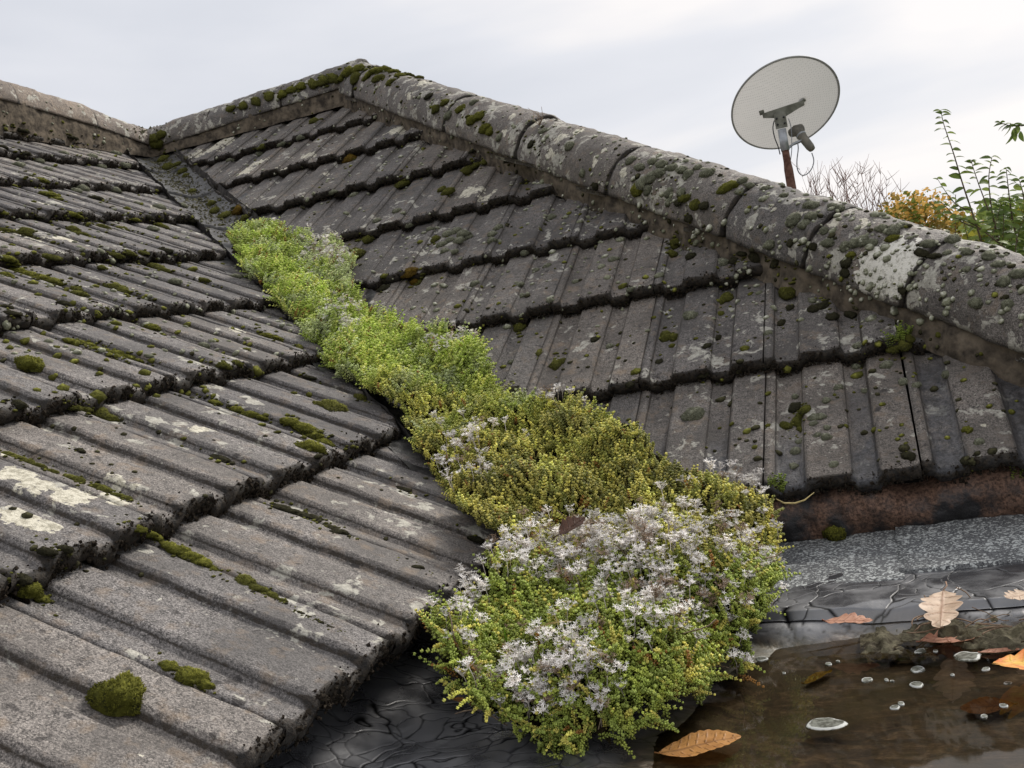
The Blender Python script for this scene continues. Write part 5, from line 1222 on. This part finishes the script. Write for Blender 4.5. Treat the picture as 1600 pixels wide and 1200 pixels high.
def smooth(P, k=5):
    o_ = []
    for i in range(len(P)-1):
        p0, p1, p2, p3 = P[max(i-1, 0)], P[i], P[i+1], P[min(i+2, len(P)-1)]
        for j in range(k):
            t = j/k; o_.append(.5*((2*p1)+(p2-p0)*t+(2*p0-5*p1+4*p2-p3)*t*t+(3*p1-p0-3*p2+p3)*t**3))
    return o_+[P[-1]]
q = smooth(loop_); link('cable', mesh('cable', *tube(q, [.003]*len(q), 6), M_cab, True), dish)
q = smooth([bp(x_, y_, .10) for x_, y_ in ((1210, 188), (1208, 200), (1211, 215), (1216, 228), (1219, 240))]); link('cable', mesh('cable', *tube(q, [.003]*len(q), 6), M_dk, True), dish)
q = smooth([bp(x_, y_, .10) for x_, y_ in ((1232, 185), (1236, 200), (1237, 230), (1235, 250))]); link('cable', mesh('cable', *tube(q, [.0022]*len(q), 6), M_cab, True), dish)
mb = MB(); mb.box(Vector((foot.x, foot.y, base_z+.0)), Vector((C_, 0, -S_)), (0, 1, 0), Vector((S_, 0, C_)), .08, .08, .012); link('base_plate', mb.me('base_plate', M_galv, False), dish)

# ------------------------------------------------------------------ shrubs beyond the roof
def foliage_mat(name, c1, c2, tr_=.35):
    m, nt, b, pos, out = newmat(name); rnd = N(nt, 'ShaderNodeObjectInfo').outputs['Random']; n = noise(nt, pos, 6, 3, .6)
    f = mth(nt, 'ADD', mth(nt, 'MULTIPLY', rnd, .5), mth(nt, 'MULTIPLY', n, .5)); c = ramp(nt, f, [(.3, c1), (.7, c2)])
    setp(nt, b, col=c, rough=.5, spec=.35); tl = N(nt, 'ShaderNodeBsdfTranslucent', inp={0: c}); mx = N(nt, 'ShaderNodeMixShader', inp={0: tr_, 1: b.outputs[0], 2: tl.outputs[0]}); nt.links.new(mx.outputs[0], out.inputs[0]); return m
M_lf = foliage_mat('green_leaf', (.10, .15, .035), (.27, .34, .09)); M_lfy = foliage_mat('yellow_green_leaf', (.16, .20, .03), (.36, .34, .05)); M_lo = foliage_mat('autumn_leaf', (.66, .38, .08), (.88, .62, .20)); M_lo2 = foliage_mat('dull_autumn_leaf', (.22, .17, .04), (.48, .30, .08)); M_bark = simple('bark', (.12, .09, .06), .9, .1, 20, .3); M_red = simple('reddish_twig', (.26, .17, .15), .9, .1, 20, .3)
def leafmesh(L, Wd, mat, seed):
    rs = random.Random(seed); n = 6; V, Fc = [], []; dr = rs.uniform(.25, .6)
    for i in range(n):
        f = i/(n-1); w_ = Wd*.5*math.sin(PI*min(1, f*.93+.04))**.8; z = -dr*L*f*f; V += [(f*L, -w_, z+w_*.35), (f*L, 0, z), (f*L, w_, z+w_*.35)]
    for i in range(n-1):
        for k in range(2): Fc.append((i*3+k, i*3+k+1, i*3+k+4, i*3+k+3))
    return mesh('leaf', V, Fc, mat, True)
glv = [leafmesh(random.Random(i).uniform(.062, .082), .040, M_lf, i) for i in range(5)]; gly = [leafmesh(.060, .040, M_lfy, i) for i in range(3)]
SD = 5.8
shrub_base = Vector((pix(1560, 400, SD).x+.25, pix(1560, 400, SD).y+.1, -4.1))
shrub = tag(empty('green_shrub', shrub_base), 'green leafy shrub with upright shoots standing behind the hip at the right picture edge', 'shrub')
rsb = random.Random(12); nleaf = 0; stuffV, stuffF = [], []
def addleaf(p, d, s, mes, root, cap=290):
    global nleaf
    d = d.normalized(); up = (Vector((0, 0, 1))+Vector((rsb.uniform(-.9, .9), rsb.uniform(-1.3, .5), 0))).normalized(); sd_ = up.cross(d)
    if sd_.length < .01: sd_ = Vector((1, 0, 0))
    sd_.normalize(); up = d.cross(sd_); M = Matrix((d*s, sd_*s, up*s)).transposed().to_4x4(); M.translation = p
    me = mes[rsb.randrange(len(mes))]
    if nleaf < cap: link('leaf', me, root, M); nleaf += 1
    else:
        o = len(stuffV)
        for v in me.vertices: stuffV.append(M @ v.co)
        for f in me.polygons: stuffF.append(tuple(i+o for i in f.vertices))
def shoot(pxs, dist, mes, root, nl, s=1., rad_=.006, dz=0):
    P = smooth([pix(x_, y_, dist+i*dz) for i, (x_, y_) in enumerate(pxs)], 6); n = len(P)
    link('branch', mesh('branch', *tube(P, [rad_*(1-.75*i/(n-1)) for i in range(n)], 5), M_bark, True), root)
    for i in range(nl):
        f = .12+.88*i/(nl-1); k = min(int(f*(n-1)), n-2); p = P[k].lerp(P[k+1], f*(n-1)-k); side = 1 if i % 2 else -1
        d = cr*side*rsb.uniform(.6, 1)+cu*rsb.uniform(-.15, .5)+cd*rsb.uniform(-.5, .5)
        addleaf(p, d, s*rsb.uniform(.75, 1.15)*(1-.25*f), mes, root)
shoot([(1540, 400), (1525, 350), (1505, 290), (1490, 240), (1475, 195), (1470, 172)], SD, glv, shrub, 34, .95)
shoot([(1520, 330), (1495, 320), (1478, 300), (1464, 278)], SD, glv, shrub, 12, .8, .004)
shoot([(1535, 360), (1500, 345), (1480, 325), (1470, 315)], SD, glv, shrub, 10, .9, .004)
shoot([(1560, 380), (1550, 330), (1545, 280), (1550, 245)], SD+.1, glv, shrub, 22, .9)
shoot([(1545, 330), (1530, 290), (1520, 260), (1518, 250)], SD, glv, shrub, 12, .8, .004)
shoot([(1590, 380), (1580, 330), (1575, 290), (1572, 262)], SD+.1, glv, shrub, 22, .9)
shoot([(1610, 370), (1602, 330), (1598, 300), (1592, 280)], SD, glv, shrub, 16, .9)
shoot([(1580, 400), (1555, 375), (1520, 350), (1490, 340)], SD-.1, glv, shrub, 16, 1.0, .006)
shoot([(1620, 400), (1640, 330), (1650, 250), (1660, 200)], SD, glv, shrub, 20, .9)
for i in range(24):
    x0_, y0_ = rsb.uniform(1525, 1700), rsb.uniform(400, 450); x1_, y1_ = x0_+rsb.uniform(-40, 30), rsb.uniform(300, 350)
    shoot([(x0_, y0_), ((x0_+x1_)/2+rsb.uniform(-8, 8), (y0_+y1_)/2), (x1_, y1_)], SD+rsb.uniform(-.15, .5), glv if i % 3 else gly, shrub, 20, .95, .004)
# overhanging tip, joined to the same shrub beyond the right edge
shoot([(1720, 330), (1700, 230), (1640, 190), (1600, 196), (1578, 196), (1562, 192)], SD-.3, glv, shrub, 30, .7, .006)
for p_ in ((1582, 205), (1585, 200), (1590, 195), (1578, 192), (1595, 205)): addleaf(pix(*p_, SD-.3), cr*rsb.uniform(-.4, .3)-cu, .8, glv, shrub, 999)
o = link('foliage', mesh('foliage', stuffV, stuffF, M_lf, True), shrub); tag(o, kind='stuff')
tp0 = pix(1580, 400, SD)
for i in range(5):
    q = pix(1540+i*35, 400+i*6, SD+.1*i); link('trunk', mesh('trunk', *tube([shrub_base+Vector((.1*i-.2, .05*i, 0)), shrub_base.lerp(q, .6)+Vector((.08*i-.1, 0, 0)), q], [.03, .018, .008], 7), M_bark, True), shrub)
def bush(name, label, cat, cx_, cy_, rx, ry, dist, n, mats, lsz, seed, nb=14):
    rs = random.Random(seed); c = pix(cx_, cy_, dist); base = Vector((c.x, c.y, -4.1)); root = tag(empty(name, base), label, cat)
    w_, h_ = rx*dist/F, ry*dist/F
    mb = MB()
    for i in range(nb):
        e = c+cr*rs.uniform(-w_, w_)*.9+cu*rs.uniform(-.3, .9)*h_+cd*rs.uniform(-w_, w_)*.6; mb.tube([base, base.lerp(e, .6)+Vector((rs.uniform(-.1, .1), rs.uniform(-.1, .1), 0)), e], [.02, .010, .003], 5)
    link('branches', mb.me('branches', M_bark), root); 
    for mi, mat in enumerate(mats):
        V, Fc = [], []; cl_ = [(rs.uniform(-1, 1), rs.uniform(-1, 1), rs.uniform(-1, 1)) for _ in range(16)]
        for i in range(n//len(mats)):
            q = rs.choice(cl_); a = [q[k]*.72+rs.gauss(0, .20) for k in range(3)]
            if a[0]**2+a[1]**2+a[2]**2 > 1.15: continue
            p = c+cr*a[0]*w_+cu*a[1]*h_+cd*a[2]*w_; d = Vector((rs.gauss(0, 1), rs.gauss(0, 1), rs.gauss(-.3, .6))).normalized(); s_ = d.orthogonal().normalized(); s_ = Matrix.Rotation(rs.uniform(0, 6), 3, d) @ s_; L_ = lsz*rs.uniform(.6, 1.2)
            o = len(V); V += [p, p+d*L_*.5+s_*L_*.3, p+d*L_, p+d*L_*.5-s_*L_*.3]; Fc.append((o, o+1, o+2, o+3))
        o = link('foliage', mesh('foliage', V, Fc, mat, False), root); tag(o, kind='stuff')
    return root
bush('autumn_bush', 'bright orange and yellow autumn bush rising behind the hip, left of the green shrub', 'shrub', 1428, 352, 66, 56, 8.5, 2600, [M_lo, M_lo, M_lfy, M_lo2], .050, 3)
bush('autumn_bush', 'dull brownish-orange bush low behind the hip between the orange bush and green shrub', 'shrub', 1505, 378, 66, 52, 9.0, 2600, [M_lo2, M_lfy], .055, 4)
bush('leafy_bush', 'yellow-green bush low behind the green shrub at the right picture edge', 'shrub', 1585, 372, 80, 68, 7.6, 4200, [M_lf, M_lfy], .065, 5)
# bare twigs
bb = pix(1330, 340, 9.0); br_ = tag(empty('bare_shrub', Vector((bb.x, bb.y, -4.1))), 'leafless shrub of thin reddish twigs between the satellite dish and the orange bush', 'shrub'); rs = random.Random(9)
for i in range(34):
    x0_ = rs.uniform(1262, 1415); top_ = rs.uniform(255, 300); x1_ = x0_+rs.uniform(-30, 10)
    if i == 0: x0_, x1_, top_ = 1358, 1343, 252
    if i == 1: x0_, x1_, top_ = 1335, 1321, 265
    d_ = 9.0+rs.uniform(-.5, .5); P = smooth([Vector((bb.x+rs.uniform(-.3, .3), bb.y, -4.1)), pix(x0_+8, 420, d_), pix(x0_, 345, d_), pix((x0_+x1_)/2+rs.uniform(-4, 4), (345+top_)/2, d_), pix(x1_, top_, d_)], 4); n = len(P)
    mb = MB(); k0 = .010 if i < 2 else .005; mb.tube(P, [k0*(1-.8*j/(n-1)) for j in range(n)], 4)
    for k in range(7):
        j = rs.randrange(n//2, n-1); p = P[j]; e = p+(cu*rs.uniform(.05, .2)+cr*rs.uniform(-.12, .12)); mb.tube([p, p.lerp(e, .5)+cr*rs.uniform(-.01, .01), e], [.0028, .002, .001], 3)
    link('branch', mb.me('branch', M_red), br_)
# tiny weed against the sky on the hip
loc, n = hit(843, 196)
if loc is not None:
    wd = tag(empty('dry_weed', loc), 'tiny dry weed sprouting from the top of the hip against the sky', 'weed'); mb = MB()
    for i in range(6): mb.tube([loc, loc+Vector((random.uniform(-.02, .02), 0, .02)), loc+Vector((random.uniform(-.035, .035), 0, random.uniform(.035, .06)))], [.0012, .001, .0006], 4)
    link('stem', mb.me('stem', M_twig), wd)
# little sedum plants rooted high on the right roof by the hip
sp_pts = []
for (qx, qy, k) in ((1404, 530, 14), (1415, 522, 12), (1395, 538, 8), (1588, 742, 5), (1222, 762, 8), (1212, 756, 8)):
    for i in range(k):
        l_, n_ = hit(qx+random.uniform(-9, 9), qy+random.uniform(-7, 7))
        if l_ is not None: sp_pts.append(list(l_))
k = len(sp_pts); rs = np.random.RandomState(3)
o = scatter('sedum_sprigs', sp_pts, np.c_[rs.uniform(-.4, .4, (k, 2)), rs.uniform(0, 6, k)], rs.uniform(.7, 1.2, k), rs.randint(0, 5, k), np.array([.2, .26, .04])*rs.uniform(.7, 1.3, (k, 1)), bpy.data.collections['shoot'], right)
